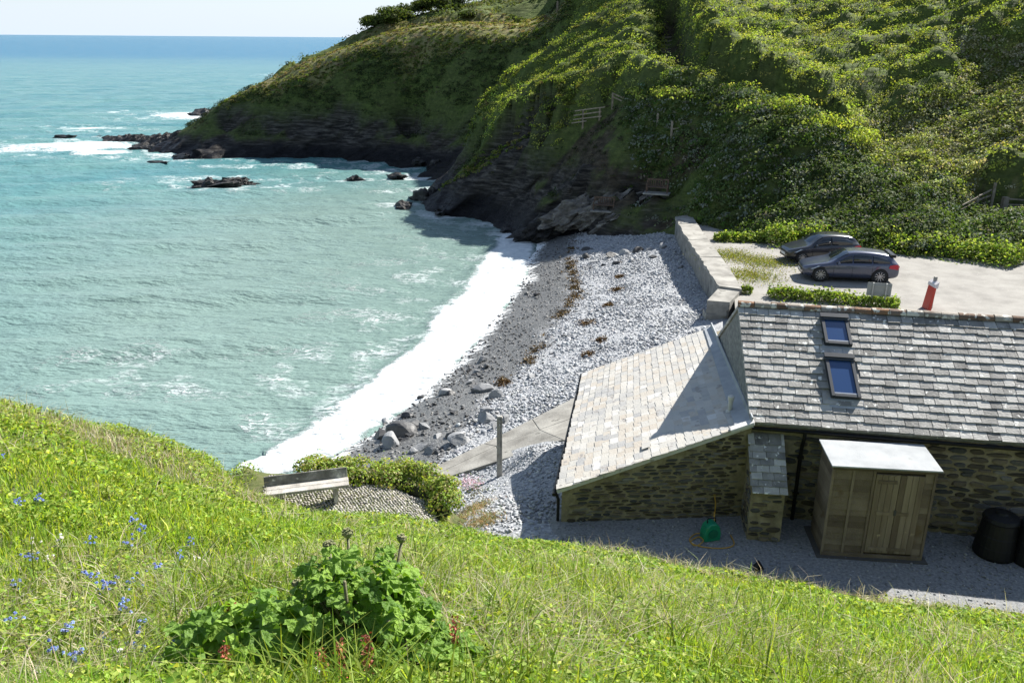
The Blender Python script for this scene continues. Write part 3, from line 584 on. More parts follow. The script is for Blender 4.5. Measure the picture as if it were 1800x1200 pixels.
def slate_mesh(w, l, t, name, mat, seed):
    r = random.Random(seed); j = lambda s: (r.random() - .5) * s
    m = MB(); x = w / 2
    lo = [(-x + j(.008), j(.012)), (x + j(.008), j(.012))]
    vs = [(lo[0][0], lo[0][1], 0), (lo[1][0], lo[1][1], 0), (x - .002, l, 0), (-x + .002, l, 0)]
    m.add(vs + [(a, b, t + j(.004)) for a, b, c in vs], [(0, 3, 2, 1), (4, 5, 6, 7), (0, 1, 5, 4), (1, 2, 6, 5), (2, 3, 7, 6), (3, 0, 4, 7)])
    return m.mesh(name, mat)

def frame_mat(o, x, y, z):
    return Matrix(((x.x, y.x, z.x, o.x), (x.y, y.y, z.y, o.y), (x.z, y.z, z.z, o.z), (0, 0, 0, 1)))

def slate_field(parent, surf_, L_, rows, expo, width, thick, mat, limit, seed, skip=None, amax=99):
    """courses of single slates from the eave up on surf_(a, b); the `limit` nearest ones are objects, the rest are joined"""
    r = random.Random(seed)
    ms = [slate_mesh(width - .011, expo * 1.75, thick, 'slate', mat, seed + k) for k in range(6)]
    items = []; eye = V3((0, 0, 14.5))
    for i in range(rows):
        x = -(.5 * width if i % 2 else 0) + r.uniform(-.03, .03)
        while x < L_ - .03:
            w = width * r.choice((.82, .93, 1, 1, 1.06, 1.16)); a = max(x, 0); b = min(x + w, L_); c = (a + b) / 2; y = i * expo
            if b - a > .05 and not (skip and skip(c, y + expo / 2)):
                p = surf_(c, y); u = (surf_(c + .01, y) - p).normalized(); s = (surf_(c, y + .01) - p).normalized(); n = u.cross(s).normalized()
                if n.z < 0: n = -n
                tilt = math.atan2(thick * 1.05, expo); s2 = s * math.cos(tilt) - n * math.sin(tilt); n2 = n * math.cos(tilt) + s * math.sin(tilt)
                if u.cross(s).dot(n) < 0: n2 = n2
                M = frame_mat(p + s * r.uniform(-.012, .012) + n * (thick * 1.05 + r.uniform(0, .007)), (u + n * r.uniform(-.02, .02)) * ((b - a) / width), s2 + u * r.uniform(-.012, .012), n2)
                items.append(((c > amax, (p - eye).length), r.choice(ms), M, c))
            x += w
    items.sort(key=lambda it: it[0]); rest = MB()
    for k, (key, me, M, c) in enumerate(items):
        if k < limit and c <= amax:
            o = link('slate', me, parent); o.matrix_basis = M
        else:
            rest.add([M @ v.co for v in me.vertices], [tuple(p.vertices) for p in me.polygons])
    if rest.v: tag(rest.build('slates', mat, parent), kind='stuff')

def stone_mesh(seed, mat):
    r = random.Random(seed); n = 9; m = MB(); ang = [2 * math.pi * (k + r.uniform(-.22, .22)) / n for k in range(n)]
    sq = lambda a: 1 / max(abs(math.cos(a)) ** 3 + abs(math.sin(a)) ** 3, .2) ** (1 / 3)
    rad = [.5 * sq(a) * r.uniform(.86, 1.02) for a in ang]; vs = []
    for f, z in ((1.0, 0), (1.0, .55), (.80, 1.0)):
        vs += [(f * q * math.cos(a), f * q * math.sin(a), z + (r.uniform(-.12, .12) if z == 1 else 0)) for a, q in zip(ang, rad)]
    fs = [(i * n + k, i * n + (k + 1) % n, (i + 1) * n + (k + 1) % n, (i + 1) * n + k) for i in range(2) for k in range(n)] + [tuple(range(2 * n, 3 * n))]
    return m.add(vs, fs).mesh('stone', mat)
STONES = [stone_mesh(300 + k, M_STONE[k % 2]) for k in range(14)]

def stone_field(parent, O, u, v, n, poly, hmin, hmax, wmin, wmax, depth, seed, limit=300, gap=.8):
    """rubble courses over the polygon poly in (u, v); every stone is an object"""
    r = random.Random(seed); umin = min(p[0] for p in poly); umax = max(p[0] for p in poly); vmin = min(p[1] for p in poly); vmax = max(p[1] for p in poly)
    y = vmin + .02; c = 0
    while y < vmax - .05:
        h = r.uniform(hmin, hmax); x = umin + r.uniform(-.1, .03)
        while x < umax - .04:
            w = r.uniform(wmin, wmax); hh = h * r.uniform(.68, 1.08); cx_, cy_ = x + w / 2, y + h / 2 + r.uniform(-.2, .2) * h
            ok = inside(np.array([cx_ - w * .46, cx_ + w * .46, cx_, cx_]), np.array([cy_, cy_, cy_ - hh * .46, cy_ + hh * .46]), poly).all()
            if ok and c < limit:
                o = link('stone', r.choice(STONES), parent); a = r.uniform(-.10, .10)
                uu = (u * math.cos(a) + v * math.sin(a)) * (w * (gap + .1)); vv = (v * math.cos(a) - u * math.sin(a)) * (hh * gap)
                o.matrix_basis = frame_mat(O + u * cx_ + v * cy_ - n * .02, uu, vv, n * depth * r.uniform(.7, 1.3)); c += 1
            x += w
        y += h

cot = thing('stone_cottage', 'rubble stone cottage with a mossy slate roof and two skylights', 'house', (5.4, 17.6, YZ))
OFF = -V3((5.4, 17.6, YZ))
WIN = .12                                            # wall face set back under the eave
P0 = V3((E0.x + .04, E0.y, 0)) + NE * WIN; D_ = 2 * RUN - 2 * WIN
wb = MB(); zt = 6.34
def P(a, b, z): return P0 + UE * a + NE * b + UP * z
pent = [(0, 2.4), (D_, 2.4), (D_, zt), (D_ / 2, zt + (RUN - WIN) * RISE / RUN), (0, zt)]
wb.prism(pent, lambda b, z: P(0, b, z), lambda b, z: P(BL, b, z))
wall = wb.build('wall', M_MORTAR, cot, off=OFF)
WN = -V3((-UE.y, UE.x, 0)).normalized()              # outward normal of the near wall
stone_field(wall, P(.62, 0, YZ), UE, UP, WN, [(0, -.1), (8.2, -.1), (8.2, 2.3), (0, 2.3)], .10, .19, .24, .56, .06, 41, 300, .84)
gm = MB(); G = lambda b, z: P(-.03, b, z)
gm.add([P(-.03, 0, 2.4), P(-.03, D_, 2.4), P(-.03, D_, zt - .02), P(-.03, D_ / 2, zt + (RUN - WIN) * RISE / RUN - .02), P(-.03, 0, zt - .02),
        P(.02, 0, 2.4), P(.02, D_, 2.4), P(.02, D_, zt - .02), P(.02, D_ / 2, zt + (RUN - WIN) * RISE / RUN - .02), P(.02, 0, zt - .02)],
       [(0, 1, 2, 3, 4), (9, 8, 7, 6, 5), (0, 4, 9, 5), (1, 6, 7, 2), (2, 7, 8, 3), (3, 8, 9, 4)])
tag(gm.build('gable', M_GABLE, cot, off=OFF), 'rough grey rendered gable end')
SL = (NE * RUN + UP * RISE).normalized(); SLEN = math.hypot(RUN, RISE); RN = UE.cross(SL).normalized()
FS = (NE * RUN - UP * RISE).normalized()
rb = MB(); th = .09
def roof_slab(mb, o, u, lu, s, ls, n, t):
    mb.add([o - n * t, o + u * lu - n * t, o + u * lu + s * ls - n * t, o + s * ls - n * t, o, o + u * lu, o + u * lu + s * ls, o + s * ls], [(0, 3, 2, 1), (4, 5, 6, 7), (0, 1, 5, 4), (1, 2, 6, 5), (2, 3, 7, 6), (3, 0, 4, 7)])
roof_slab(rb, E0 - UE * .02, UE, BL + .1, SL, SLEN, RN, th)
fn = UE.cross(-FS).normalized(); roof_slab(rb, R0 + FS * SLEN - UE * .02, UE, BL + .1, -FS, SLEN - .005, -fn if fn.z < 0 else fn, th)
roof = rb.build('roof', M_SLATE, cot, off=OFF)
ROWS = 16; EXPO = (SLEN - .10) / ROWS
VEL = [(2.20, 2.27, .62, .92, 1.0), (2.14, .76, .64, 1.22, 1.0)]   # skylights: centre along the eave, start up the slope, width, length
def skip_main(a, b): return any(abs(a - x) < w / 2 + .02 and y0 - .02 < b < y0 + l + .0 for x, y0, w, l, k in VEL)
slate_field(roof, lambda a, b: E0 - UE * .03 + UE * a + SL * b, BL, ROWS, EXPO, .285, .021, M_SLATE, 300, 5, skip_main, 5.9)
# ridge tiles bedded on a dark mortar line
rm = MB(); rm.tube([R0 - UE * .02 + UP * -.02, R0 + UE * BL - UP * .02], .075, 8); rm.build('ridge_bed', flat('ridge_mortar', (.05, .05, .055), .9), roof)
tm = MB(); nseg = 7
for e, rr_ in ((0, .125), (.385, .115)):
    tm.v += [(e, rr_ * math.cos(math.pi * k / nseg), rr_ * math.sin(math.pi * k / nseg)) for k in range(nseg + 1)]
for e, rr_ in ((0, .10), (.385, .09)):
    tm.v += [(e, rr_ * math.cos(math.pi * k / nseg), rr_ * math.sin(math.pi * k / nseg)) for k in range(nseg + 1)]
q = nseg + 1
tm.f = [(k, q + k, q + k + 1, k + 1) for k in range(nseg)] + [(2 * q + k, 2 * q + k + 1, 3 * q + k + 1, 3 * q + k) for k in range(nseg)] + [(k, k + 1, 2 * q + k + 1, 2 * q + k) for k in range(nseg)] + [(q + k, 3 * q + k, 3 * q + k + 1, q + k + 1) for k in range(nseg)]
tme = tm.mesh('ridge_tile', M_TILE)
side = V3((-UE.y, UE.x, 0))
for k in range(26):
    o = link('ridge_tile', tme, roof); jz = random.uniform(-.008, .012)
    o.matrix_basis = frame_mat(R0 + UE * (.395 * k - .02) + UP * (jz - .005), (UE + UP * random.uniform(-.015, .015)), side, UP)
# skylights
def glass_mat(name, c, rough=.06):
    m, t, N, Lk = new_mat(name); out = N('ShaderNodeOutputMaterial'); b = N('ShaderNodeBsdfPrincipled'); Lk(b.outputs[0], out.inputs[0])
    b.inputs['Base Color'].default_value = rgba(c); b.inputs['Roughness'].default_value = rough; b.inputs['Specular IOR Level'].default_value = .8; b.inputs['IOR'].default_value = 1.5; return m
M_PANE = glass_mat('skylight_glass', (.035, .07, .17), .05)
M_GLASS = glass_mat('car_glass', (.012, .016, .022), .04)
for x, y0, w, l, k in VEL:
    o0 = E0 + UE * (x - w / 2) + SL * y0
    def Q(a, b, c): return o0 + UE * a + SL * b + RN * c
    sk = MB()
    def bar(a0, a1, b0, b1, c0, c1):
        sk.add([Q(a, b, c) for c in (c0, c1) for b in (b0, b1) for a in (a0, a1)], [(0, 2, 3, 1), (4, 5, 7, 6), (0, 1, 5, 4), (2, 6, 7, 3), (0, 4, 6, 2), (1, 3, 7, 5)])
    f = .075; T = .145
    bar(0, f, .05, l, 0, T); bar(w - f, w, .05, l, 0, T); bar(f, w - f, .05, .05 + f, 0, T - .01); bar(f, w - f, l - f - .03, l, 0, T - .004)
    bar(-.02, w + .02, l - .10, l + .03, T, T + .035); bar(-.02, w + .02, l - .16, l - .115, T, T + .02)
    s_o = sk.build('skylight', M_ZINC, roof, bevel=.006)
    sk = MB(); bar(f - .01, w - f + .01, .05 + f - .01, l - f - .02, T - .05, T - .035); p_o = link('pane', sk.mesh('pane', M_PANE), roof)
    sk = MB(); bar(f, w - f, .05 + f + .002, .05 + f + .03, T - .03, T - .012); link('glazing_bar', sk.mesh('glazing_bar', flat('bright_trim', (.5, .52, .55), .3, .6)), roof)
    sk = MB(); bar(-.06, w + .06, -.20, .06, .018, .032); link('flashing', sk.mesh('flashing', M_LEAD), roof)
# gutter and downpipe
gt = MB(); go = E0 - UP * .085 - NE * .045
for k in range(9):
    a = math.pi + math.pi * k / 8
    for e in (0.03, BL):
        gt.v.append(tuple(go + UE * e + WN * -.0 + V3((NE.x * math.cos(a) * .06, NE.y * math.cos(a) * .06, math.sin(a) * .06))))
for k in range(8): gt.f.append((2 * k, 2 * k + 1, 2 * k + 3, 2 * k + 2)); 
gt.box(go + UE * (BL / 2) - NE * .062, (BL, .012, .02), Matrix.Rotation(math.atan2(UE.y, UE.x), 3, 'Z'))
gt.build('gutter', M_BLACK, cot, off=OFF)
DPX = 1.17
dp_ = MB(); b0 = E0 + UE * DPX - UP * .12 - NE * .03
dp_.tube([b0, b0 - UP * .16, b0 - UP * .42 + NE * .10, b0 - UP * .6 + NE * .11, V3((b0.x, b0.y, YZ)) + NE * .11], .042, 10)
for zz in (5.6, 4.7): dp_.box(V3((b0.x, b0.y, zz)) + NE * .12, (.14, .1, .05))
dp_.build('downpipe', M_BLACK, cot, off=OFF)
# battered buttress with its own little slate roof
bu = V3((.993, -.11, 0)); bn = V3((.11, .993, 0)); bo = V3((5.28, 16.52, YZ)); bw_ = .72
bt = MB(); bt.prism([(-.02, -.3), (1.1, -.3), (1.1, 2.12), (.06, 1.24)], lambda b, z: bo + bn * b + UP * z, lambda b, z: bo + bu * bw_ + bn * b + UP * z)
butt = bt.build('buttress', M_MORTAR, cot, off=OFF)
fs_ = V3((0, 0, 0)) + (UP * 1.24 + bn * .06 + bn * .02); fdir = fs_.normalized()
stone_field(butt, bo - bn * .02, bu, fdir, bu.cross(fdir).normalized(), [(.0, -.05), (bw_, -.05), (bw_, 1.18), (0, 1.18)], .08, .15, .2, .42, .055, 77, 40, .78)
stone_field(butt, bo + bn * .95, -bn, UP, -bu, [(0, -.05), (.9, -.05), (.9, 1.1), (0, 1.9)], .08, .15, .2, .42, .05, 79, 40, .78)
bs = (bn * 1.04 + UP * .88).normalized()
slate_field(butt, lambda a, b: bo + bn * -.06 + UP * 1.19 + bu * (a - .04) + bs * b, bw_ + .08, 8, .165, .30, .016, M_SLATE, 60, 15)

# ------------------------------------------------------------------ lean-to
lean = thing('lean_to', 'stone lean-to with a patched buff slate roof against the cottage gable', 'outbuilding', (1.2, 17.3, YZ)); LOFF = -V3((1.2, 17.3, YZ))
A = V3((1.03, 17.10, 4.87)); B_ = V3((5.42, 17.45, 6.40)); Dd = V3((2.16, 24.1, 4.95)); Cq = V3((5.95, 24.15, 6.42))
lu = (Dd - A).normalized(); ls_ = (B_ - A).normalized(); ln = ls_.cross(lu).normalized()
if ln.z < 0: ln = -ln
lw = MB()
def LP(a, b, z): p = A + (B_ - A) * a + (Dd - A) * b; return V3((p.x, p.y, z if z is not None else p.z - .11))
i0, i1, j0, j1 = .028, 1.0, .012, .985
lw.add([LP(i0, j0, 1.8), LP(i1, j0, 1.8), LP(i1, j1, 1.8), LP(i0, j1, 1.8), LP(i0, j0, None), LP(i1, j0, None), LP(i1, j1, None), LP(i0, j1, None)], [(0, 3, 2, 1), (4, 5, 6, 7), (0, 1, 5, 4), (1, 2, 6, 5), (2, 3, 7, 6), (3, 0, 4, 7)])
lwall = lw.build('wall', M_MORTAR, lean, off=LOFF)
wa, wb_ = LP(i0, j0, YZ), LP(i1, j0, YZ); wu = (wb_ - wa).normalized(); wlen = (wb_ - wa).length; wn = wu.cross(UP).normalized()
if wn.y > 0: wn = -wn
stone_field(lwall, wa, wu, UP, wn, [(0, -.12), (wlen - .02, -.12), (wlen - .02, 2.26), (0, .72)], .06, .11, .18, .46, .05, 55, 290, .80)
sd = (LP(i0, j1, YZ) - wa).normalized()
stone_field(lwall, LP(i0, j1, 2.0), -sd, UP, V3((-sd.y, sd.x, 0)) * (1 if (-sd.y) < 0 else -1), [(0, 0), (7, 1.2), (7, 2.75), (0, 2.75)], .10, .18, .22, .5, .05, 57, 60, .75)
LLEN = (Dd - A).length; LS = (B_ - A).length
def lsurf(a, b):
    a /= LLEN; b /= LS; return A * ((1 - a) * (1 - b)) + B_ * ((1 - a) * b) + Dd * (a * (1 - b)) + Cq * (a * b)
lr = MB(); g = 10; top = [lsurf(LLEN * i / g, LS * j / g) for i in range(g + 1) for j in range(g + 1)]; q0 = (g + 1) ** 2
lr.add([p - ln * .008 for p in top] + [p - ln * .09 for p in top], [(i * (g + 1) + j, (i + 1) * (g + 1) + j, (i + 1) * (g + 1) + j + 1, i * (g + 1) + j + 1) for i in range(g) for j in range(g)] + [(q0 + i * (g + 1) + j, q0 + i * (g + 1) + j + 1, q0 + (i + 1) * (g + 1) + j + 1, q0 + (i + 1) * (g + 1) + j) for i in range(g) for j in range(g)]
       + [(i * (g + 1), q0 + i * (g + 1), q0 + (i + 1) * (g + 1), (i + 1) * (g + 1)) for i in range(g)] + [((i + 1) * (g + 1) - 1, (i + 2) * (g + 1) - 1, q0 + (i + 2) * (g + 1) - 1, q0 + (i + 1) * (g + 1) - 1) for i in range(g)]
       + [(j, j + 1, q0 + j + 1, q0 + j) for j in range(g)] + [(g * (g + 1) + j, q0 + g * (g + 1) + j, q0 + g * (g + 1) + j + 1, g * (g + 1) + j + 1) for j in range(g)])
lroof = lr.build('roof', M_SLATE_L, lean, off=LOFF)
LROWS = 21; LEXPO = (LS - .32) / LROWS
slate_field(lroof, lsurf, LLEN, LROWS, LEXPO, .29, .010, M_SLATE_L, 300, 25)
fl = MB(); e1 = B_ - ls_ * .40; e2 = Cq - (Cq - Dd).normalized() * .22
up_ = UP * .16
FL_ = .05
fl.add([e1 + ln * FL_, B_ + ln * FL_, Cq + ln * FL_, e2 + ln * FL_, e1 + ln * .02, B_ + ln * .02, Cq + ln * .02, e2 + ln * .02], [(0, 3, 2, 1), (4, 5, 6, 7), (0, 1, 5, 4), (1, 2, 6, 5), (2, 3, 7, 6), (3, 0, 4, 7)])
#, Cq + ln * .035, e2 + ln * .035, e1 + ln * .02, B_ + ln * .02, Cq + ln * .02, e2 + ln * .02], [(0, 3, 2, 1), (4, 5, 6, 7), (0, 1, 5, 4), (1, 2, 6, 5), (2, 3, 7, 6), (3, 0, 4, 7)])
fl.add([B_ + ln * .03 - V3((.03, 0, 0)), Cq + ln * .03 - V3((.03, 0, 0)), Cq + up_ - V3((.03, 0, 0)), B_ + up_ - V3((.03, 0, 0)), B_ + ln * .03, Cq + ln * .03, Cq + up_, B_ + up_], [(0, 3, 2, 1), (4, 5, 6, 7), (0, 1, 5, 4), (1, 2, 6, 5), (2, 3, 7, 6), (3, 0, 4, 7)])
fl.build('flashing', M_LEAD, lean, off=LOFF)
# pale cement verge block where the two roofs meet
vb = MB(); c0 = B_ - ls_ * .52 - lu * .02; rot = Matrix((ls_, lu, ln)).transposed()
vb.box(B_ - ls_ * .24 - lu * .0 + ln * .03, (.56, .22, .07), rot); vb.build('verge_cap', surf('pale_cement', [(.3, (.46, .45, .43)), (.7, (.62, .61, .58))], 4, .85, .3), lean, off=LOFF, bevel=.01)
gl = MB(); gl.tube([A - ls_ * .05 - UP * .07 - lu * .05, Dd - ls_ * .05 - UP * .07 + lu * .05], .045, 8); gl.tube([A + V3((-.02, .1, -.1)), A + V3((.06, .14, -.3)), V3((A.x + .06, A.y + .14, YZ))], .035, 8)
gl.build('gutter', M_BLACK, lean, off=LOFF)
vp = MB(); vo = A + (B_ - A) * .90 + (Dd - A) * .14; vp.lathe([(.0, -.02), (.055, -.02), (.055, .30), (.075, .30), (.075, .40), (.03, .43), (0, .43)], 14, c=vo); vp.lathe([(.11, -.03), (.09, .03), (.058, .05)], 12, c=vo)
vp.build('vent_pipe', flat('grey_pvc', (.50, .49, .46), .5), lean, off=LOFF, smooth=False)
ms = MB(); mo = A + (B_ - A) * .46 + (Dd - A) * .085 + ln * .06; ms.box(mo, (.2, .28, .012), rot); mo2 = A + (B_ - A) * .475 + (Dd - A) * .12 + ln * .055
ms.build('slipped_slate', M_SLATE_L, lroof)

# ------------------------------------------------------------------ shed
sd_o = V3((6.74, 15.92, YZ)); sa = math.atan2(-.20, 2.06)
shed = thing('garden_shed', 'brown timber garden shed with a flat pale felt roof against the cottage', 'shed', sd_o, sa)
M_WOOD = surf('shed_timber', [(.25, (.095, .072, .052)), (.5, (.16, .125, .092)), (.75, (.235, .19, .145))], 2.2, .8, .5, 30, rnd=.35, stretch=(1, 1, 1), spots=((.12, .085, .05), 1.3, .60))
M_WOODV = surf('shed_door_timber', [(.25, (.115, .086, .06)), (.5, (.185, .145, .102)), (.75, (.27, .22, .16))], 3, .8, .5, 30, rnd=.35, stretch=(3, 3, .35), spots=((.45, .37, .24), 2.2, .66))
M_FELT = surf('pale_felt', [(.3, (.25, .265, .275)), (.55, (.33, .345, .355)), (.75, (.38, .395, .40))], 1.6, .85, .4, 50, spots=((.25, .26, .25), 2.3, .66))
SW, SD, SH = 2.06, 1.02, 2.16
pb = lambda c, d, mat, name, par, bev=.004: MB().box(c, d).build(name, mat, par, bevel=bev)
core = MB().box((SW / 2, SD / 2 + .01, SH / 2), (SW - .05, SD - .05, SH - .04)); sbody = core.build('body', flat('shed_inside', (.06, .04, .022), .9), shed)
npl = 15; ph = SH / npl
for k in range(npl):
    m = MB(); z0 = k * ph
    m.add([(0.0, -.006, z0), (.84, -.006, z0), (.84, .012, z0 + ph), (0.0, .012, z0 + ph), (0, .03, z0), (.84, .03, z0), (.84, .03, z0 + ph), (0, .03, z0 + ph)], [(0, 1, 2, 3), (7, 6, 5, 4), (0, 4, 5, 1), (2, 6, 7, 3), (0, 3, 7, 4), (1, 5, 6, 2)])
    m.build('plank', M_WOOD, sbody)
    m = MB(); m.add([(-.006, 0, z0), (-.006, SD, z0), (.012, SD, z0 + ph), (.012, 0, z0 + ph), (.03, 0, z0), (.03, SD, z0), (.03, SD, z0 + ph), (.03, 0, z0 + ph)], [(3, 2, 1, 0), (4, 5, 6, 7), (1, 5, 4, 0), (3, 7, 6, 2), (4, 7, 3, 0), (2, 6, 5, 1)])
    m.build('plank', M_WOOD, sbody)
    m = MB(); m.add([(1.86, -.006, z0), (SW, -.006, z0), (SW, .012, z0 + ph), (1.86, .012, z0 + ph), (1.86, .03, z0), (SW, .03, z0), (SW, .03, z0 + ph), (1.86, .03, z0 + ph)], [(0, 1, 2, 3), (7, 6, 5, 4), (0, 4, 5, 1), (2, 6, 7, 3), (0, 3, 7, 4), (1, 5, 6, 2)])
    m.build('plank', M_WOOD, sbody)
MB().box((SW / 2, .0, SH - .03), (SW + .02, .05, .09)).build('fascia', M_WOOD, shed)
MB().box((SW / 2, .0, .05), (SW + .02, .04, .10)).build('base_rail', M_WOOD, shed)
for x in (.0, .42, .84, SW): MB().box((x, -.004, SH / 2), (.05, .03, SH - .04)).build('corner_strip', M_WOOD, shed)
for d0, dw in ((.875, .485), (1.365, .485)):
    d = MB().box((d0 + dw / 2, .0, SH / 2 + .01), (dw, .02, SH - .28)).build('door', M_WOODV, shed)
    for k in range(4):
        MB().box((d0 + dw * (k + .5) / 4, -.016, SH / 2 + .01 + random.uniform(-.004, .004)), (dw / 4 - .006, .022, SH - .29)).build('plank', M_WOODV, d, bevel=.003)
    for z in (SH - .30, SH * .52, .26):
        if (d0 < 1 or z < 1.5) : MB().box((d0 + dw * .5 + (.0 if d0 < 1 else -.1), -.034, z), (dw * .8 if z > 1.5 or z < .4 else dw * .55, .014, .075)).build('batten', M_WOODV, d)
MB().box((1.36, -.03, 1.15), (.05, .03, .12)).build('latch', M_ZINC, shed)
rf = MB(); x0, x1, y0, y1 = -.07, SW + .09, -.10, SD + .06
rf.add([(x0, y0, SH + .015), (x1, y0, SH + .015), (x1, y1, SH + .05), (x0, y1, SH + .05), (x0, y0, SH + .05), (x1, y0, SH + .05), (x1, y1, SH + .085), (x0, y1, SH + .085)], [(0, 3, 2, 1), (4, 5, 6, 7), (0, 1, 5, 4), (1, 2, 6, 5), (2, 3, 7, 6), (3, 0, 4, 7)])
rf.build('roof', M_FELT, shed, bevel=.006)
MB().box((SW / 2, SD / 2, .0), (SW + .25, SD + .25, .04)).build('base_slab', flat('slab_dark', (.07, .065, .06), .9), shed)

# ------------------------------------------------------------------ yard objects
def bin_(x, y, first=None, label='', r=.36):
    b = thing('compost_bin', label, 'bin', (x, y, YZ), 0, 'black bins beside the cottage wall')
    MB().lathe([(.42 * r / .36, 0), (.43 * r / .36, .06), (.35, .82), (.33, .84)], 24).build('body', M_BLACK, b, smooth=False)
    MB().lathe([(.36, .83), (.37, .86), (.34, .93), (.12, .98), (.10, 1.02), (.0, 1.03)], 24).build('lid', M_BLACK, b)
    for z in (.25, .5): MB().lathe([(.42 - z * .09, z), (.435 - z * .09, z + .02), (.42 - z * .09, z + .04)], 24).build('hoop', M_BLACK, b)
    return b
bin_(10.55, 16.05, label='black round bin standing nearest the brown shed')
bin_(11.22, 15.75, label='black round bin at the edge of the view, farther from the shed')
M_HOSEGREEN = flat('green_plastic', (.005, .21, .11), .4); M_HOSE = flat('yellow_hose', (.42, .24, .03), .5)
h0 = V3((4.46,16.53,4.00))
hr = thing('hose_reel', 'green plastic hose reel on the gravel by the lean-to wall', 'hose reel', h0, .25)
hb = MB(); prof = [(-.19, 0), (.19, 0), (.20, .18), (.15, .36), (.06, .43), (-.06, .43), (-.15, .36), (-.20, .18)]
hb.prism(prof, lambda a, z: V3((a, -.13, z)), lambda a, z: V3((a, .13, z))); hb.build('casing', M_HOSEGREEN, hr, bevel=.02)
MB().tube([(-.10, 0, .42), (-.10, 0, .52), (.10, 0, .52), (.10, 0, .42)], .016, 8).build('handle', M_BLACK, hr)
MB().lathe([(0, -.15), (.11, -.15), (.11, .15), (0, .15)], 16, Matrix.Rotation(math.pi / 2, 3, 'X'), (0, 0, .2)).build('drum', flat('dark_green_plastic', (.004, .12, .07), .4), hr)
hs = MB(); hw_ = [h0 + V3((.10, .12, .36)), h0 + V3((.12, .30, .5)), V3((4.70,17.22,4.19)), V3((4.71,17.24,4.43)), V3((4.67,17.25,4.66))]
def smooth_pts(p, n=6):
    out = []
    for i in range(len(p) - 1):
        a, b, c, d = p[max(i - 1, 0)], p[i], p[i + 1], p[min(i + 2, len(p) - 1)]
        for k in range(n):
            t = k / n; out.append(.5 * ((2 * b) + (c - a) * t + (2 * a - 5 * b + 4 * c - d) * t * t + (3 * b - 3 * c + d - a) * t ** 3))
    return out + [p[-1]]
hs.tube(smooth_pts(hw_), .013, 6)
g_ = [h0 + V3((-.15, .05, .1)), V3((4.16,16.67,4.03)), V3((3.99,16.45,4.02)), V3((4.07,16.20,4.02)), V3((4.28,16.38,4.04)), V3((4.21,16.55,4.03)), V3((4.00,16.36,4.02)), V3((4.19,16.18,4.02)), V3((4.62,16.12,4.02)), V3((4.93,16.26,4.02)), V3((4.95,16.65,4.02))]
hs.tube(smooth_pts(g_), .013, 6)
tag(hs.build('garden_hose', M_HOSE), 'yellow hose looped on the gravel and hung on the lean-to wall', 'hose')
tp = MB(); tp.tube([V3((4.68,17.30,4.63)), V3((4.65,17.20,4.69))], .02, 8); tp.box(V3((4.65,17.20,4.73)), (.07, .02, .02)); tag(tp.build('garden_tap', flat('brass', (.3, .2, .06), .4, .8)), 'small brass tap on the lean-to wall above the hose', 'tap')
dpot = V3((5.13,15.33,4.00)); pt = thing('plant_pot', 'small black pot lying on the yard gravel', 'pot', dpot)
MB().lathe([(.07, 0), (.10, .15), (.11, .15), (.11, .17), (.09, .17), (.07, .03), (0, .03)], 14, Matrix.Rotation(1.0, 3, 'Y'), (0, 0, .05)).build('pot', M_BLACK, pt)

# ------------------------------------------------------------------ sea wall
M_CONC = surf('old_concrete', [(.28, (.15, .143, .128)), (.5, (.26, .25, .225)), (.72, (.36, .35, .315))], 1.3, .92, .5, 14, spots=((.13, .125, .11), 1.9, .64))
M_WALLF = surf('wall_face', [(.28, (.13, .125, .115)), (.5, (.22, .21, .195)), (.72, (.32, .31, .28))], 1.6, .95, .9, 6, spots=((.10, .10, .10), 1.2, .62))
sw = thing('sea_wall', 'long low sea wall with a rough concrete top between beach and car park', 'wall', (9.67,38.67,3.70))
SWO = -V3((9.67,38.67,3.70))
WL = [V3((10.56,54.86,3.70)), V3((10.35,52.51,3.70)), V3((10.09,48.05,3.70)), V3((9.94,43.99,3.70)), V3((9.77,40.73,3.70)), V3((9.69,38.37,3.70))]
WR = [V3((11.71,55.67,3.70)), V3((11.53,53.08,3.70)), V3((11.24,48.38,3.70)), V3((11.03,44.02,3.70)), V3((10.82,40.55,3.70)), V3((10.58,37.92,3.70))]
def wall_run(mb, Lf, Rt, zb, jag=0.0, over=0.0, n=8):
    Lp = []; Rp = []
    for i in range(len(Lf) - 1):
        for k in range(n):
            t = k / n; Lp.append(Lf[i].lerp(Lf[i + 1], t)); Rp.append(Rt[i].lerp(Rt[i + 1], t))
    Lp.append(Lf[-1]); Rp.append(Rt[-1]); m = len(Lp); vs = []
    for a, b in zip(Lp, Rp):
        d = (b - a).normalized(); a = a + d * random.uniform(-jag, jag) - d * over; dz = random.uniform(-jag, jag) * .4
        vs += [V3((a.x, a.y, zb)), a + UP * dz, b + UP * dz, V3((b.x, b.y, zb))]
    fs = [(i * 4 + k, i * 4 + k + 1, i * 4 + 5 + k, i * 4 + 4 + k) for i in range(m - 1) for k in range(3)] + [(0, 3, 2, 1), ((m - 1) * 4, (m - 1) * 4 + 1, (m - 1) * 4 + 2, (m - 1) * 4 + 3)]
    mb.add(vs, fs)
wr = MB(); wall_run(wr, [p - UP * .16 for p in WL], [p - UP * .16 for p in WR], 1.2); swf = wr.build('wall_face', M_WALLF, sw, off=SWO)
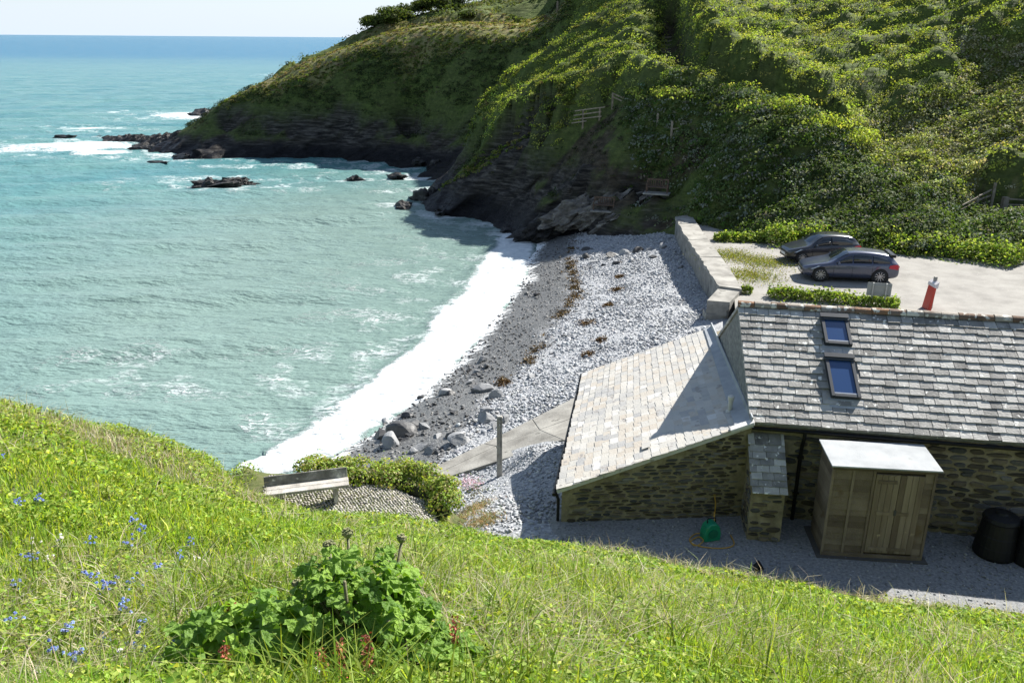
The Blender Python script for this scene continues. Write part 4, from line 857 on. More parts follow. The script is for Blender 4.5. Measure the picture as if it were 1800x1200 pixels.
for i in range(5):
    wc = MB(); a = i * 1.0
    Lf = [WL[i] + (WL[i] - WR[i]).normalized() * .05, WL[i + 1] + (WL[i] - WR[i]).normalized() * .05]; 
    g2 = (Lf[1] - Lf[0]).normalized() * .012
    top = [p + UP * random.uniform(-.01, .015) for p in (Lf[0] + g2, Lf[1] - g2)]
    wall_run(wc, top, [WR[i] + g2, WR[i + 1] - g2], 3.52, .05, n=10); wc.build('coping', M_CONC, sw, off=SWO)
EL = [V3((9.76,38.66,3.62)), V3((8.74,36.72,3.50))]; ER = [V3((10.66,38.20,3.62)), V3((9.70,36.48,3.50))]
we = MB(); wall_run(we, EL, ER, 2.82, .0, n=3); we.build('end_block', M_CONC, sw, off=SWO, bevel=.0)
wf = MB(); fo = [p + V3((0, .1, 0)) for p in (EL[1], ER[1])]; c_ = (fo[0] + fo[1]) / 2; wf.box((c_.x, c_.y + .25, 2.2), (abs(ER[1].x - EL[1].x) * 1.04, .7, 1.4)); wf.build('footing', M_CONC, sw, off=SWO)
pq = V3((9.14,36.53,3.40)); MB().box((pq.x - .05, EL[1].y - .02, 3.34), (.42, .02, .13)).build('plaque', flat('plaque', (.52, .55, .55), .4), sw, off=SWO)

# ------------------------------------------------------------------ slipway, post
slip = thing('slipway', 'pale concrete slipway strip running down to the beach', 'slipway', (-0.34,24.80,2.00)); SLO = -V3((-0.34,24.80,2.00))
sT = [V3((-2.69,24.60,1.30)), V3((-0.92,25.72,1.72)), V3((0.71,26.83,2.12)), V3((2.65,28.09,2.62))]
sM = [V3((-2.33,24.27,1.36)), V3((-0.50,25.26,1.85)), V3((0.92,25.49,2.35)), V3((2.48,25.94,2.75))]
sB = [V3((-2.08,23.86,1.42)), V3((-0.33,23.97,2.00)), V3((1.60,23.66,2.88)), V3((2.51,24.15,3.00))]
for a_, b_ in ((sT, sM), (sM, sB)):
    for i in range(3):
        m = MB(); q_ = [a_[i], a_[i + 1], b_[i + 1], b_[i]]; cc = sum(q_, V3((0, 0, 0))) / 4
        q_ = [cc + (p - cc) * .993 for p in q_]; dz = UP * (random.uniform(.03, .055))
        m.add([p - UP * .4 for p in q_] + [p + dz for p in q_], [(0, 1, 2, 3), (7, 6, 5, 4), (0, 4, 5, 1), (1, 5, 6, 2), (2, 6, 7, 3), (3, 7, 4, 0)])
        m.build('concrete_slab', M_CONC, slip, off=SLO, bevel=.015)
M_GREYW = surf('weathered_wood', [(.28, (.22, .205, .185)), (.5, (.36, .34, .31)), (.72, (.50, .48, .44))], 3, .85, .6, 30, stretch=(1, 1, 1), spots=((.50, .49, .45), 5, .64))
pz = V3((-0.35,23.07,1.95)); post = thing('mooring_post', 'tall grey timber post standing at the edge of the slipway', 'post', pz)
MB().box((0, 0, .75), (.17, .13, 2.5), taper=.94).build('shaft', M_GREYW, post, bevel=.012)
MB().box((.0, -.075, 1.2), (.05, .03, 1.5)).build('batten', M_GREYW, post)
MB().box((0, 0, 2.0), (.18, .14, .05), taper=.7).build('cap', M_GREYW, post)

# ------------------------------------------------------------------ benches
bA, bB = V3((-5.72,17.46,4.45)), V3((-3.85,17.99,4.45)); bd = (bB - bA); bl = bd.length; ba = math.atan2(bd.y, bd.x); bc = (bA + bB) / 2
bench = thing('plank_bench', 'low weathered grey plank bench on the cobbled ledge above the beach', 'bench', (bc.x, bc.y, 4.0), ba)
MB().box((0, .10, .44), (bl, .20, .07)).build('seat_plank', M_GREYW, bench, bevel=.008)
MB().box((.02, .315, .44), (bl - .02, .20, .065)).build('seat_plank', M_GREYW, bench, bevel=.008)
bp_ = MB().box((0, .475, .56), (bl, .05, .26), Matrix.Rotation(-.35, 3, 'X')).build('back_plank', surf('shaded_lichened_wood', [(.3, (.10, .095, .085)), (.52, (.19, .18, .165)), (.7, (.36, .35, .33))], 3.5, .9, .6, 20, spots=((.60, .58, .52), 4, .61)), bench, bevel=.008)  # lichened back plank; its shade is put into the darker wood colour
for s in (-1, 1):
    MB().box((s * (bl / 2 - .32), .2, .2), (.10, .34, .44)).build('leg', M_GREYW, bench); MB().box((s * (bl / 2 - .32), .44, .42), (.08, .05, .4), Matrix.Rotation(-.35, 3, 'X')).build('back_support', M_GREYW, bench)

M_BROWNW = surf('brown_bench_wood', [(.3, (.065, .042, .03)), (.7, (.14, .095, .07))], 5, .8, .4, 25)
def park_bench(name, label, loc, rz, ln_):
    t = thing(name, label, 'bench', loc, rz, 'wooden benches on the terrace under the bank'); w = ln_ / 2
    for k in range(4): MB().box((0, -.17 + k * .12, .44), (ln_, .10, .035)).build('seat_slat', M_BROWNW, t)
    for k in range(9): MB().box((-w + .12 + k * (ln_ - .24) / 8, .31, .70), (.06, .025, .42)).build('back_slat', M_BROWNW, t)
    MB().box((0, .31, .92), (ln_, .05, .10)).build('back_rail', M_BROWNW, t); MB().box((0, .31, .50), (ln_, .05, .06)).build('back_rail', M_BROWNW, t)
    for s in (-1, 1):
        MB().box((s * (w - .03), -.22, .32), (.07, .07, .64)).build('leg', M_BROWNW, t); MB().box((s * (w - .03), .31, .48), (.07, .07, .96)).build('leg', M_BROWNW, t)
        MB().box((s * (w - .03), .04, .645), (.08, .62, .04)).build('armrest', M_BROWNW, t)
    MB().box((0, -.05, .02), (ln_ + .3, 1.0, .08)).build('base_slab', M_CONC, t); return t
for (x, y, z), rz, lab, l_ in (((9.99,59.40,4.67), -.30, 'brown slatted bench nearer the sea wall, clear of plants', 1.5), ((6.54,61.20,4.71), -.25, 'brown slatted bench farther from the sea wall, half hidden by leaves', 1.5)):
    park_bench('park_bench', lab, (x, y, hz0(x, y) + .10), rz, l_)

# ------------------------------------------------------------------ cars
def car(name, label, paint, loc, rz, Lc, Wc, Hc, doors, spoiler, wheel_r, plate):
    """hatchback: a closed shell lofted along its length, with separate glass, doors, lights and wheels; x points to the rear"""
    t = thing(name, label, 'car', loc, rz)
    # stations along x (0 front .. 1 rear): half width, sill z, belt z, roof z (None = no cabin), roof half width
    S = [(.000, .62, .30, .56, .60, .50), (.02, .76, .22, .64, .68, .60), (.07, .90, .19, .72, .76, .74), (.16, .98, .18, .80, .855, .82), (.255, 1.0, .18, .87, .925, .86), (.30, 1.0, .18, .905, .985, .84), (.36, 1.0, .18, .915, 1.17, .77), (.43, 1.0, .18, .925, 1.36, .71), (.49, 1.0, .18, .93, 1.44, .69),
         (.58, 1.0, .18, .94, 1.475, .69), (.68, 1.0, .18, .95, 1.465, .685), (.78, 1.0, .18, .965, 1.43, .67), (.86, .985, .19, .975, 1.375, .65), (.905, .965, .20, .98, 1.325, .65), (.935, .945, .21, .975, 1.20, .67), (.965, .91, .24, .95, 1.005, .76), (.99, .85, .30, .82, .90, .78), (1.0, .78, .38, .70, .74, .72)]
    hw = Wc / 2; k = Hc / 1.475; vs = []; nsec = 12
    for x, w, zb, zs, zr, rw in S:
        X_ = (x - .5) * Lc; w *= hw; rw = rw * hw; ms_ = (zb + zs) / 2
        half = [(0.0, zb * k), (w * .86, zb * k), (w * .97, (zb + .06) * k), (w, ms_ * k), (w * .985, (zs - .07) * k), (w * .95, zs * k), (max(rw + .05, rw * 1.04) if zr - zs > .12 else w * .86, (zs + (zr - zs) * .45) * k), (rw, (zr - (.045 if zr - zs > .12 else .008)) * k), (rw * .80, (zr - .008) * k), (0, zr * k)]
        if not zr - zs > .12: half[6] = (w * .88, (zs + (zr - zs) * .5) * k)
        ring = [(X_, -a, b) for a, b in half] + [(X_, a, b) for a, b in half[-2:0:-1]]
        vs.append(ring)
    n = len(vs[0]); m = MB(); m.add([q for r_ in vs for q in r_], [(i * n + j, i * n + (j + 1) % n, (i + 1) * n + (j + 1) % n, (i + 1) * n + j) for i in range(len(vs) - 1) for j in range(n)] + [tuple(range(n))[::-1], tuple(range((len(vs) - 1) * n, len(vs) * n))])
    body = m.build('body', paint, t); body.data.shade_smooth()
    sub = body.modifiers.new('smooth', 'SUBSURF'); sub.levels = 1; sub.render_levels = 1
    X = lambda f: (f - .5) * Lc
    ZB = lambda x: np.interp(x, [s[0] for s in S], [s[3] for s in S]) * k
    ZR = lambda x: np.interp(x, [s[0] for s in S], [s[4] for s in S]) * k
    HB = lambda x: np.interp(x, [s[0] for s in S], [s[1] for s in S]) * hw
    HR = lambda x: np.interp(x, [s[0] for s in S], [s[5] for s in S]) * hw
    def side_pt(x, f, s, out=.012):                  # f: 0 belt .. 1 roof edge
        zb, zr = ZB(x), ZR(x); return (X(x), s * ((HB(x) * .95) * (1 - f) + HR(x) * f + out), zb + (zr - zb - .03) * f)
    segs = [(.335, .50), (.515, .70), (.715, .885)] if doors == 5 else [(.335, .565), (.58, .86)]
    for s in (-1, 1):
        for a, b in segs:
            m = MB(); N_ = 8; lo_p = []; hi_p = []
            for q in range(N_ + 1):
                x = a + (b - a) * q / N_; top = .86
                if b > .83: top = .86 - .25 * max(0, (x - (b - .07)) / .07)
                av = (ZR(x) - ZB(x)) / (.55 * k); top *= min(1, max(.12, av))
                lo_p.append(V3(side_pt(x, .06, s))); hi_p.append(V3(side_pt(x, top, s)))
            inn = V3((0, -s * .03, 0)); vv = lo_p + hi_p; m.add(vv + [p + inn for p in vv], [(q, q + 1, N_ + 2 + q, N_ + 1 + q) if s < 0 else (q + 1, q, N_ + 1 + q, N_ + 2 + q) for q in range(N_)] + [(q + 2 * (N_ + 1), N_ + 1 + q + 2 * (N_ + 1), N_ + 2 + q + 2 * (N_ + 1), q + 1 + 2 * (N_ + 1)) for q in range(N_)] + [(N_ + 1 + q, N_ + 2 + q, 3 * (N_ + 1) + q + 1, 3 * (N_ + 1) + q) for q in range(N_)] + [(q, 2 * (N_ + 1) + q, 2 * (N_ + 1) + q + 1, q + 1) for q in range(N_)])
            m.build('side_window', M_GLASS, t, smooth=True)
        # door seams and handles
        for x in ([.315, .507, .71] if doors == 5 else [.315, .572]):
            MB().tube([(X(x), s * (HB(x) * .97 + .004), .28 * k), (X(x), s * (HB(x) + .004), .55 * k), (X(x), s * (HB(x) * .965 + .006), ZB(x) - .02)], .006, 4).build('door_seam', M_BLACK, t)
        for x in ([.47, .665] if doors == 5 else [.53]): MB().box((X(x), s * (HB(x) * .985 + .01), .80 * k), (.17, .03, .028)).build('door_handle', paint, t, bevel=.006)
        MB().box((X(.355), s * (HB(.355) + .09), .97 * k), (.12, .18, .12), taper=.7).build('mirror', paint, t, bevel=.02)
        MB().add([(X(.03), s * .60 * hw * 1.25, .56 * k), (X(.10), s * (HB(.10) + .022), .60 * k), (X(.175), s * (HB(.175) * .985 + .02), .765 * k), (X(.075), s * (HB(.075) * .80), .735 * k), (X(.05), s * .5 * hw, .5 * k), (X(.12), s * HB(.12) * .8, .55 * k), (X(.16), s * HB(.16) * .8, .7 * k), (X(.09), s * HB(.09) * .7, .65 * k)], [(0, 1, 2, 3), (4, 7, 6, 5), (0, 4, 5, 1), (1, 5, 6, 2), (2, 6, 7, 3), (3, 7, 4, 0)]).build('headlight', M_LAMP, t)
        MB().add([(X(.875), s * (HB(.875) + .022), .76 * k), (X(.975), s * (HB(.975) + .03), .69 * k), (X(.995), s * (HB(.985) * .93), .84 * k), (X(.965), s * (HB(.955) * .98 + .02), .95 * k), (X(.885), s * (HB(.885) * .985 + .02), .91 * k), (X(.9), s * HB(.9) * .8, .75 * k), (X(.96), s * HB(.96) * .7, .72 * k), (X(.96), s * HB(.96) * .6, .85 * k), (X(.94), s * HB(.94) * .8, .9 * k), (X(.9), s * HB(.9) * .8, .88 * k)], [(0, 1, 2, 3, 4), (9, 8, 7, 6, 5), (0, 5, 6, 1), (1, 6, 7, 2), (2, 7, 8, 3), (3, 8, 9, 4), (4, 9, 5, 0)]).build('tail_light', M_TAIL, t)
        for xw in (.185, .795):
            wx_ = X(xw); wy_ = s * (hw - .11)
            MB().lathe([(wheel_r + .055, -.02), (wheel_r + .065, .0), (wheel_r * .2, .004), (0, .004)], 26, Matrix.Rotation(-s * math.pi / 2, 3, 'X'), (wx_, s * (HB(xw) - .004), wheel_r)).build('wheel_arch', M_BLACK, t)
            whl = thing('wheel', '', '', (wx_, wy_, wheel_r)); whl.parent = t
            for key in ('label', 'category'): del whl[key]
            R_ = Matrix.Rotation(-s * math.pi / 2, 3, 'X')
            MB().lathe([(wheel_r * .70, -.10), (wheel_r * .94, -.10), (wheel_r, -.07), (wheel_r, .09), (wheel_r * .95, .123), (wheel_r * .72, .128), (wheel_r * .70, .10)], 28, R_).build('tyre', M_TYRE, whl, smooth=True)
            rm_ = MB().lathe([(wheel_r * .66, -.08), (wheel_r * .73, .12), (wheel_r * .69, .135), (wheel_r * .66, .09)], 28, R_)
            for q in range(10):
                a = 2 * math.pi * q / 10; rm_.box(R_ @ V3((math.cos(a) * wheel_r * .40, math.sin(a) * wheel_r * .40, .115)), (wheel_r * .60, wheel_r * .10, .03), R_ @ Matrix.Rotation(a, 3, 'Z'))
            rm_.lathe([(0, .14), (wheel_r * .17, .135), (wheel_r * .17, .09)], 14, R_); rm_.build('rim', M_RIM, whl)
            MB().lathe([(wheel_r * .66, .02), (0, .02)], 20, R_).build('brake_disc', M_BLACK, whl)
    # windscreen and rear window follow the shell
    for name, xa, xb in (('windscreen', .305, .465), ('rear_window', .955, .875)):
        m = MB(); N_ = 6; rows_ = []
        for q in range(N_ + 1):
            x = xa + (xb - xa) * q / N_; w = HR(x) * (.98 if name == 'windscreen' else .92); rows_.append([(X(x), yy * w, ZR(x) + .012 - abs(yy) ** 3 * .045) for yy in (-1, -.6, 0, .6, 1)])
        vv = [p for r_ in rows_ for p in r_]; ff = [(i * 5 + j, i * 5 + j + 1, i * 5 + 6 + j, i * 5 + 5 + j) for i in range(N_) for j in range(4)]
        m.add(vv, ff if name != 'windscreen' else [f[::-1] for f in ff]); m.add([(a, b, c - .02) for a, b, c in vv], ff); m.build(name, M_GLASS, t, smooth=True)
    MB().box((X(.0) + .03, 0, .50 * k), (.05, Wc * .55, .10)).build('grille', M_BLACK, t, bevel=.01); MB().box((X(.015), 0, .30 * k), (.08, Wc * .62, .14)).build('bumper_intake', M_BLACK, t, bevel=.02)
    for name, x in (('number_plate', X(0) - .005),): MB().box((x, 0, .42 * k), (.02, .50, .11)).build(name, flat('white_plate', (.7, .7, .68), .4), t)
    MB().box((X(1.0) + .004, 0, .60 * k), (.02, .50, .11)).build('number_plate', flat('yellow_plate', (.7, .5, .04), .4), t)
    MB().box((X(.5), 0, .19), (Lc * .8, Wc * .8, .1)).build('underbody', M_BLACK, t)
    MB().tube([(X(.56), .0, ZR(.56)), (X(.60), .0, ZR(.58) + .18)], .008, 5).build('aerial', M_BLACK, t) if not spoiler else None
    if spoiler:
        sp = MB(); sp.box((X(.925), 0, ZR(.88) + .0), (.24, Wc * .66, .03), Matrix.Rotation(.06, 3, 'Y')); sp.build('spoiler', paint, t, bevel=.008)
        for s in (-1, 1): MB().box((X(.925), s * Wc * .33, ZR(.89) - .04), (.22, .03, .14)).build('spoiler_end', M_BLACK, t)
    return t
M_LAMP = flat('headlamp', (.55, .58, .60), .15); M_TAIL = flat('tail_lamp', (.45, .012, .03), .2); M_TYRE = flat('tyre_rubber', (.018, .018, .018), .85); M_RIM = flat('alloy', (.40, .40, .41), .35, .7)
def paint_mat(name, c, metal=.45):
    m, t, N, Lk = new_mat(name); out = N('ShaderNodeOutputMaterial'); b = N('ShaderNodeBsdfPrincipled'); Lk(b.outputs[0], out.inputs[0]); g = N('ShaderNodeNewGeometry'); n = N('ShaderNodeTexNoise'); n.inputs['Scale'].default_value = 3; Lk(g.outputs['Position'], n.inputs['Vector'])
    r = N('ShaderNodeValToRGB'); r.color_ramp.elements[0].color = rgba([v * .9 for v in c]); r.color_ramp.elements[1].color = rgba([v * 1.1 for v in c]); Lk(n.outputs['Fac'], r.inputs['Fac']); Lk(r.outputs['Color'], b.inputs['Base Color'])
    b.inputs['Metallic'].default_value = metal; b.inputs['Roughness'].default_value = .32; b.inputs['Coat Weight'].default_value = 1.0; b.inputs['Coat Roughness'].default_value = .05; return m
w1, w2 = V3((15.08,40.51,3.40)), V3((17.77,40.17,3.40)); dd = (w2 - w1).normalized(); cyaw = math.atan2(dd.y, dd.x); lat = V3((-dd.y, dd.x, 0))
mid = (w1 + w2) / 2 + lat * .80 + dd * .05
car('hatchback_car', 'grey blue hatchback with a rear roof spoiler, parked nearer the sign', paint_mat('slate_blue_paint', (.055, .064, .105)), (mid.x, mid.y, CPZ + .02), cyaw, 4.55, 1.84, 1.47, 5, True, .335, 1)
w3 = V3((15.27,44.00,3.40)); a2 = cyaw + .20; d2 = V3((math.cos(a2), math.sin(a2), 0)); lat2 = V3((-d2.y, d2.x, 0)); mid2 = w3 + d2 * (3.95 * .315) + lat2 * .75
car('hatchback_car', 'black three door hatchback parked behind the grey one', paint_mat('black_paint', (.014, .016, .022), .3), (mid2.x, mid2.y, CPZ + .02), a2, 3.95, 1.72, 1.45, 3, False, .30, 2)

# ------------------------------------------------------------------ sign, lifebuoy, white post
M_SIGN = flat('sign_back', (.27, .285, .27), .5); M_GALV = flat('galvanised', (.38, .39, .38), .45, .5)
s1, s2 = V3((15.73,36.50,4.15)), V3((16.69,36.20,4.19)); sg = thing('notice_board', 'grey notice board on two posts seen from behind, past the cottage ridge', 'sign', (s1.x, s1.y, CPZ), math.atan2(s2.y - s1.y, s2.x - s1.x)); sw_ = (s2 - s1).length
zt_ = V3((16.17,36.40,4.47)).z - CPZ; zb_ = V3((16.26,36.40,3.87)).z - CPZ
MB().box((sw_ / 2, .02, (zt_ + zb_) / 2), (sw_, .03, zt_ - zb_)).build('panel', M_SIGN, sg, bevel=.01)
for f in (.24, .78): MB().tube([(sw_ * f, -.02, -.3), (sw_ * f, -.02, zt_)], .038, 8).build('leg', M_GALV, sg)
for z in (zb_ + .12, zt_ - .12): MB().box((sw_ / 2, -.005, z), (sw_ * .96, .02, .05)).build('stiffener', M_SIGN, sg)
lb = V3((18.32,36.00,3.45)); life = thing('lifebuoy_station', 'red lifebuoy housing on a post seen edge on at the car park edge', 'lifebuoy', (lb.x, lb.y, CPZ - .1), .0)
zz0 = V3((18.25,36.00,3.45)).z - CPZ; zz1 = V3((18.19,36.00,4.80)).z - CPZ
M_RED = flat('red_plastic', (.50, .045, .025), .45)
MB().box((.16, .1, (zz1) / 2 + .1), (.12, .12, zz1 + .1)).build('leg', M_GREYW, life)
MB().add([(-.12, -.25, zz0), (.02, -.3, zz0), (.12, -.25, zz1 - .28), (.02, -.25, zz1 - .2), (-.12, .35, zz0), (.02, .3, zz0), (.12, .35, zz1 - .28), (.02, .35, zz1 - .2)], [(0, 1, 2, 3), (7, 6, 5, 4), (0, 4, 5, 1), (1, 5, 6, 2), (2, 6, 7, 3), (3, 7, 4, 0)]).build('housing', M_RED, life, bevel=.03)
MB().add([(.0, -.28, zz1 - .26), (.14, -.28, zz1 - .30), (.14, .38, zz1 - .30), (.0, .38, zz1 - .26), (.02, -.28, zz1 - .12), (.18, -.28, zz1 - .02), (.18, .38, zz1 - .02), (.02, .38, zz1 - .12)], [(0, 3, 2, 1), (4, 5, 6, 7), (0, 1, 5, 4), (1, 2, 6, 5), (2, 3, 7, 6), (3, 0, 4, 7)]).build('hood', flat('pale_plastic', (.62, .58, .58), .4), life)
wp = V3((28.31,46.00,2.70)); wpo = thing('gate_post', 'white painted post at the end of the green verge', 'post', (wp.x, wp.y, CPZ)); MB().box((0, 0, .8), (.22, .22, 2.0)).build('shaft', flat('white_paint', (.72, .73, .74), .6), wpo, bevel=.02); MB().box((0, 0, 1.82), (.28, .28, .08)).build('cap', flat('white_paint_cap', (.72, .73, .74), .6), wpo)

# ------------------------------------------------------------------ fences on the hill
M_FENCE = surf('fence_wood', [(.3, (.16, .135, .10)), (.7, (.30, .265, .21))], 4, .85, .4, 30)
M_FENCE_D = surf('brown_fence_wood', [(.3, (.14, .11, .08)), (.7, (.29, .24, .18))], 4, .85, .4, 30)
def fence(label, posts, rails, mat, pr=.07, rr_=.045):
    """posts: (foot, top); rails: (a, b)"""
    dz = float(np.clip(np.mean([hz(a[0], a[1]) - a[2] for a, b in posts]), -1.2, 1.2)); posts = [((a[0], a[1], a[2] + dz), (b[0], b[1], b[2] + dz)) for a, b in posts]; rails = [((a[0], a[1], a[2] + dz), (b[0], b[1], b[2] + dz)) for a, b in rails]
    o = V3(posts[0][0]) if posts else V3(rails[0][0]); t = thing('wooden_fence', label, 'fence', o); off = -o
    for a, b in posts:
        a, b = V3(a), V3(b); MB().box((a + b) / 2 - UP * .3, (pr * 2, pr * 2, (b - a).length + .6)).build('fence_post', mat, t, off=off, bevel=.01)
    for a, b in rails:
        a, b = V3(a), V3(b); d = (b - a).normalized(); sd_ = d.cross(UP).normalized(); m = MB(); R_ = Matrix((d, sd_, d.cross(sd_))).transposed(); m.box((a + b) / 2, ((b - a).length, .05, rr_ * 2), R_).build('rail', mat, t, off=off)
    return t
fence('weathered rail fence with three bars beside the terrace, above the dark rock spur',
      [((5.58,70.60,6.90), (5.54,70.60,8.02)), ((6.85,70.00,7.16), (6.80,70.00,8.26))],
      [((4.92,70.90,7.95), (7.05,68.40,8.45)), ((4.84,70.90,7.59), (6.80,68.50,8.10)), ((4.81,70.90,7.27), (6.82,68.50,7.75)), ((4.68,70.90,7.00), (5.72,69.00,7.34))], M_FENCE_D)
fence('short fence of two posts and a slanting rail among the scrub',
      [((7.75,69.40,9.93), (7.72,69.40,10.62)), ((8.59,68.80,9.64), (8.55,68.80,10.40))], [((7.72,69.30,10.32), (8.56,68.70,9.98)), ((7.71,69.30,10.58), (8.54,68.70,10.24))], M_FENCE_D)
fence('pale sloping fence with slanting rails at the foot of the hillside path',
      [((27.60,52.00,4.01), (27.47,52.00,4.72)), ((28.96,53.00,4.32), (28.76,53.00,5.39)), ((30.48,54.00,4.72), (30.20,54.00,6.16))],
      [((27.47,52.00,5.10), (28.86,53.00,5.43)), ((27.42,52.00,4.82), (28.81,53.00,5.11)), ((27.40,52.00,4.51), (28.80,53.00,4.79)), ((27.39,52.00,4.19), (28.63,53.00,4.39)), ((28.92,53.00,5.50), (30.17,54.00,5.73)), ((28.93,53.00,5.25), (30.17,54.00,5.37)), ((28.90,53.00,4.86), (30.20,54.00,5.04))], M_FENCE)
fence('heavy grey gatepost with three level rails at the right edge of the hill',
      [((31.12,53.80,5.12), (30.98,53.80,6.34))], [((31.09,53.70,6.25), (33.40,53.70,6.09)), ((31.13,53.70,5.89), (33.46,53.70,5.80)), ((31.15,53.70,5.57), (33.53,53.70,5.48))], M_FENCE, .16)
fence('two leaning posts and a broken rail half buried in bank scrub', [((10.55,64.30,8.60), (10.50,64.30,9.49)), ((11.41,63.00,8.09), (11.34,63.00,9.05))], [((11.44,62.90,8.50), (12.33,62.90,8.67)), ((12.41,61.00,7.53), (13.01,61.00,8.00))], M_FENCE)
mp_ = V3((5.36,115.00,16.23)); gp = thing('marker_post', 'lone wooden post on the dry meadow near the skyline', 'post', (mp_.x, mp_.y, hz(mp_.x, mp_.y))); MB().box((0, 0, .5), (.22, .22, 1.6)).build('shaft', M_FENCE_D, gp)
stp = thing('hillside_steps', 'flight of pale timber steps climbing through the scrub', 'steps', (12.74,77.00,12.66))
for k in range(9):
    q_ = V3((14.10,83.40,15.10)).lerp(V3((12.26,75.50,12.61)), k / 8); MB().box(V3((q_.x, q_.y, hz(q_.x, q_.y) + .05)) - V3((12.74,77.00,12.66)), (1.0, .35, .18)).build('step', M_FENCE, stp)

# ------------------------------------------------------------------ rocks
M_ROCK = surf('dark_rock', [(.3, (.008, .008, .008)), (.5, (.024, .022, .021)), (.68, (.055, .052, .048)), (.85, (.11, .10, .092))], 1.6, .55, 1.0, 5, stretch=(1, 1, 2.2), bdist=.15)
M_LEDGE = surf('ledge_rock', [(.3, (.06, .055, .048)), (.5, (.14, .13, .115)), (.7, (.25, .235, .205)), (.85, (.36, .34, .30))], 1.4, .85, 1.0, 4, stretch=(1, 1, 2.6), bdist=.12)
M_PALE = surf('pale_boulder', [(.3, (.15, .155, .16)), (.55, (.27, .275, .28)), (.78, (.38, .38, .375))], 2.5, .8, .5, 12, rnd=.3)
M_WETB = surf('wet_boulder', [(.3, (.022, .022, .024)), (.55, (.055, .055, .056)), (.8, (.13, .13, .128))], 2.5, .5, .6, 12, rnd=.4)
_ico = {}
def ico(sub):
    if sub not in _ico:
        bm = bmesh.new(); bmesh.ops.create_icosphere(bm, subdivisions=sub, radius=1.0); bm.verts.ensure_lookup_table()
        _ico[sub] = (np.array([v.co[:] for v in bm.verts]), np.array([[v.index for v in f.verts] for f in bm.faces])); bm.free()
    return _ico[sub]
def rock_mesh(name, seed, sub, mat, sharp=.5, ridge=0.0, smooth=False, dmin=.55):
    V, F = ico(sub); V = V.copy(); r = np.random.default_rng(seed)
    for k in range(12):                                # cut by planes for flat faces
        n = r.normal(size=3); n /= np.linalg.norm(n); d = r.uniform(dmin, .92); s = V @ n; m = s > d; V[m] -= np.outer((s[m] - d) * min(1.0, sharp * 1.8), n)
    if ridge:
        u = V[:, 0] * .8 + V[:, 2] * .6; w = V[:, 2] * .8 - V[:, 0] * .6
        V *= (1 + ridge * (fbm(u * 1.2 + seed, w * 5, V[:, 1] * 2.0, seed, 4) - .5))[:, None]
    V *= (1 + (.85 if ridge else .0) * (np.abs(fbm(V[:, 0] * 2.4 + seed, V[:, 1] * 2.4, V[:, 2] * 3.4, seed + 9, 5) - .5) * 2.2 - .22))[:, None]
    V *= (1 + (.25 if ridge else .22) * (fbm(V[:, 0] * 2 + seed, V[:, 1] * 2, V[:, 2] * 2, seed + 3, 4) - .5))[:, None]
    return np_mesh(name, V, F, mat, smooth, facet=True)
def make_rock(name, label, cat, loc, size, rz, seed, mat, sub=4, tilt=(0, 0), group=None, ridge=.7):
    o = link(name, rock_mesh(name, seed, sub, mat, .5, ridge)); o.location = loc; o.scale = size; o.rotation_euler = (tilt[0], tilt[1], rz); return tag(o, label, cat, group)
for k, (p, sz, lab) in enumerate([
    ((-31.23,88.25,0.00), (3.0, 1.7, .95), 'dark broken rock island standing in foam in the middle of the cove mouth'),
    ((-29.36,90.19,0.00), (1.9, 1.3, .75), 'smaller dark rock joined to the right end of the rock island'),
    ((-60.43,170.65,0.00), (3.4, 3.0, 1.6), 'far black rock beyond the headland tip with surf in front'),
    ((-56.45,165.95,0.00), (2.5, 2.0, 1.5), 'far black rock touching the outer face of the headland'),
    ((-67.14,129.99,0.00), (2.0, 1.2, .55), 'small low rock awash in foam, farthest out from the tip'),
    ((-49.92,116.61,0.00), (2.4, .9, .6), 'low wet rock shelf below the reef, washed by white water'),
    ((-43.45,104.19,-0.00), (3.6, .7, .35), 'thin line of rock barely above water, left of the headland toe'),
    ((-42.10,109.50,0.00), (2.6, .9, .55), 'flat dark rock shelf at the headland toe'),
    ((-17.16,92.34,0.00), (1.7, .8, .5), 'small dark rock in the inner cove, first of the pair in white water'),
    ((-13.40,95.35,-0.00), (2.3, .9, .6), 'long dark rock in the inner cove, second of the pair in white water'),
    ((-9.99,76.88,-0.00), (1.5, 1.0, .75), 'rounded black rock at the very tip of the dark spur'),
    ((-8.53,81.31,0.00), (1.9, 1.4, 1.3), 'craggy black rock joining the spur tip to its cliff'),
    ((-7.30,82.93,-0.00), (1.8, 1.2, 1.6), 'tall black rock on the spur beside the breaking foam'),
    ((-6.40,75.14,0.00), (2.2, .8, .6), 'wet black rock shelf along the foot of the dark spur'),
    ((-8.82,101.04,0.50), (1.3, 1.0, .8), 'grey boulder in the gully behind the dark spur'),
    ((-11.37,103.08,0.40), (1.6, 1.0, .7), 'dark wet boulder at the mouth of the gully by the white water'),
    ((-6.90,102.34,1.00), (1.4, 1.2, .9), 'pale grey boulder highest in the gully'),
    ((-0.07,67.01,0.20), (1.7, .7, .55), 'dark wet rock where the surf meets the front ledge')]):
    make_rock('sea_rock', lab, 'rock', (p[0], p[1], p[2] - sz[2] * .12), sz, .2 - k * .13, 700 + k, M_ROCK, 4 if k < 2 else 3, (0, -.12))
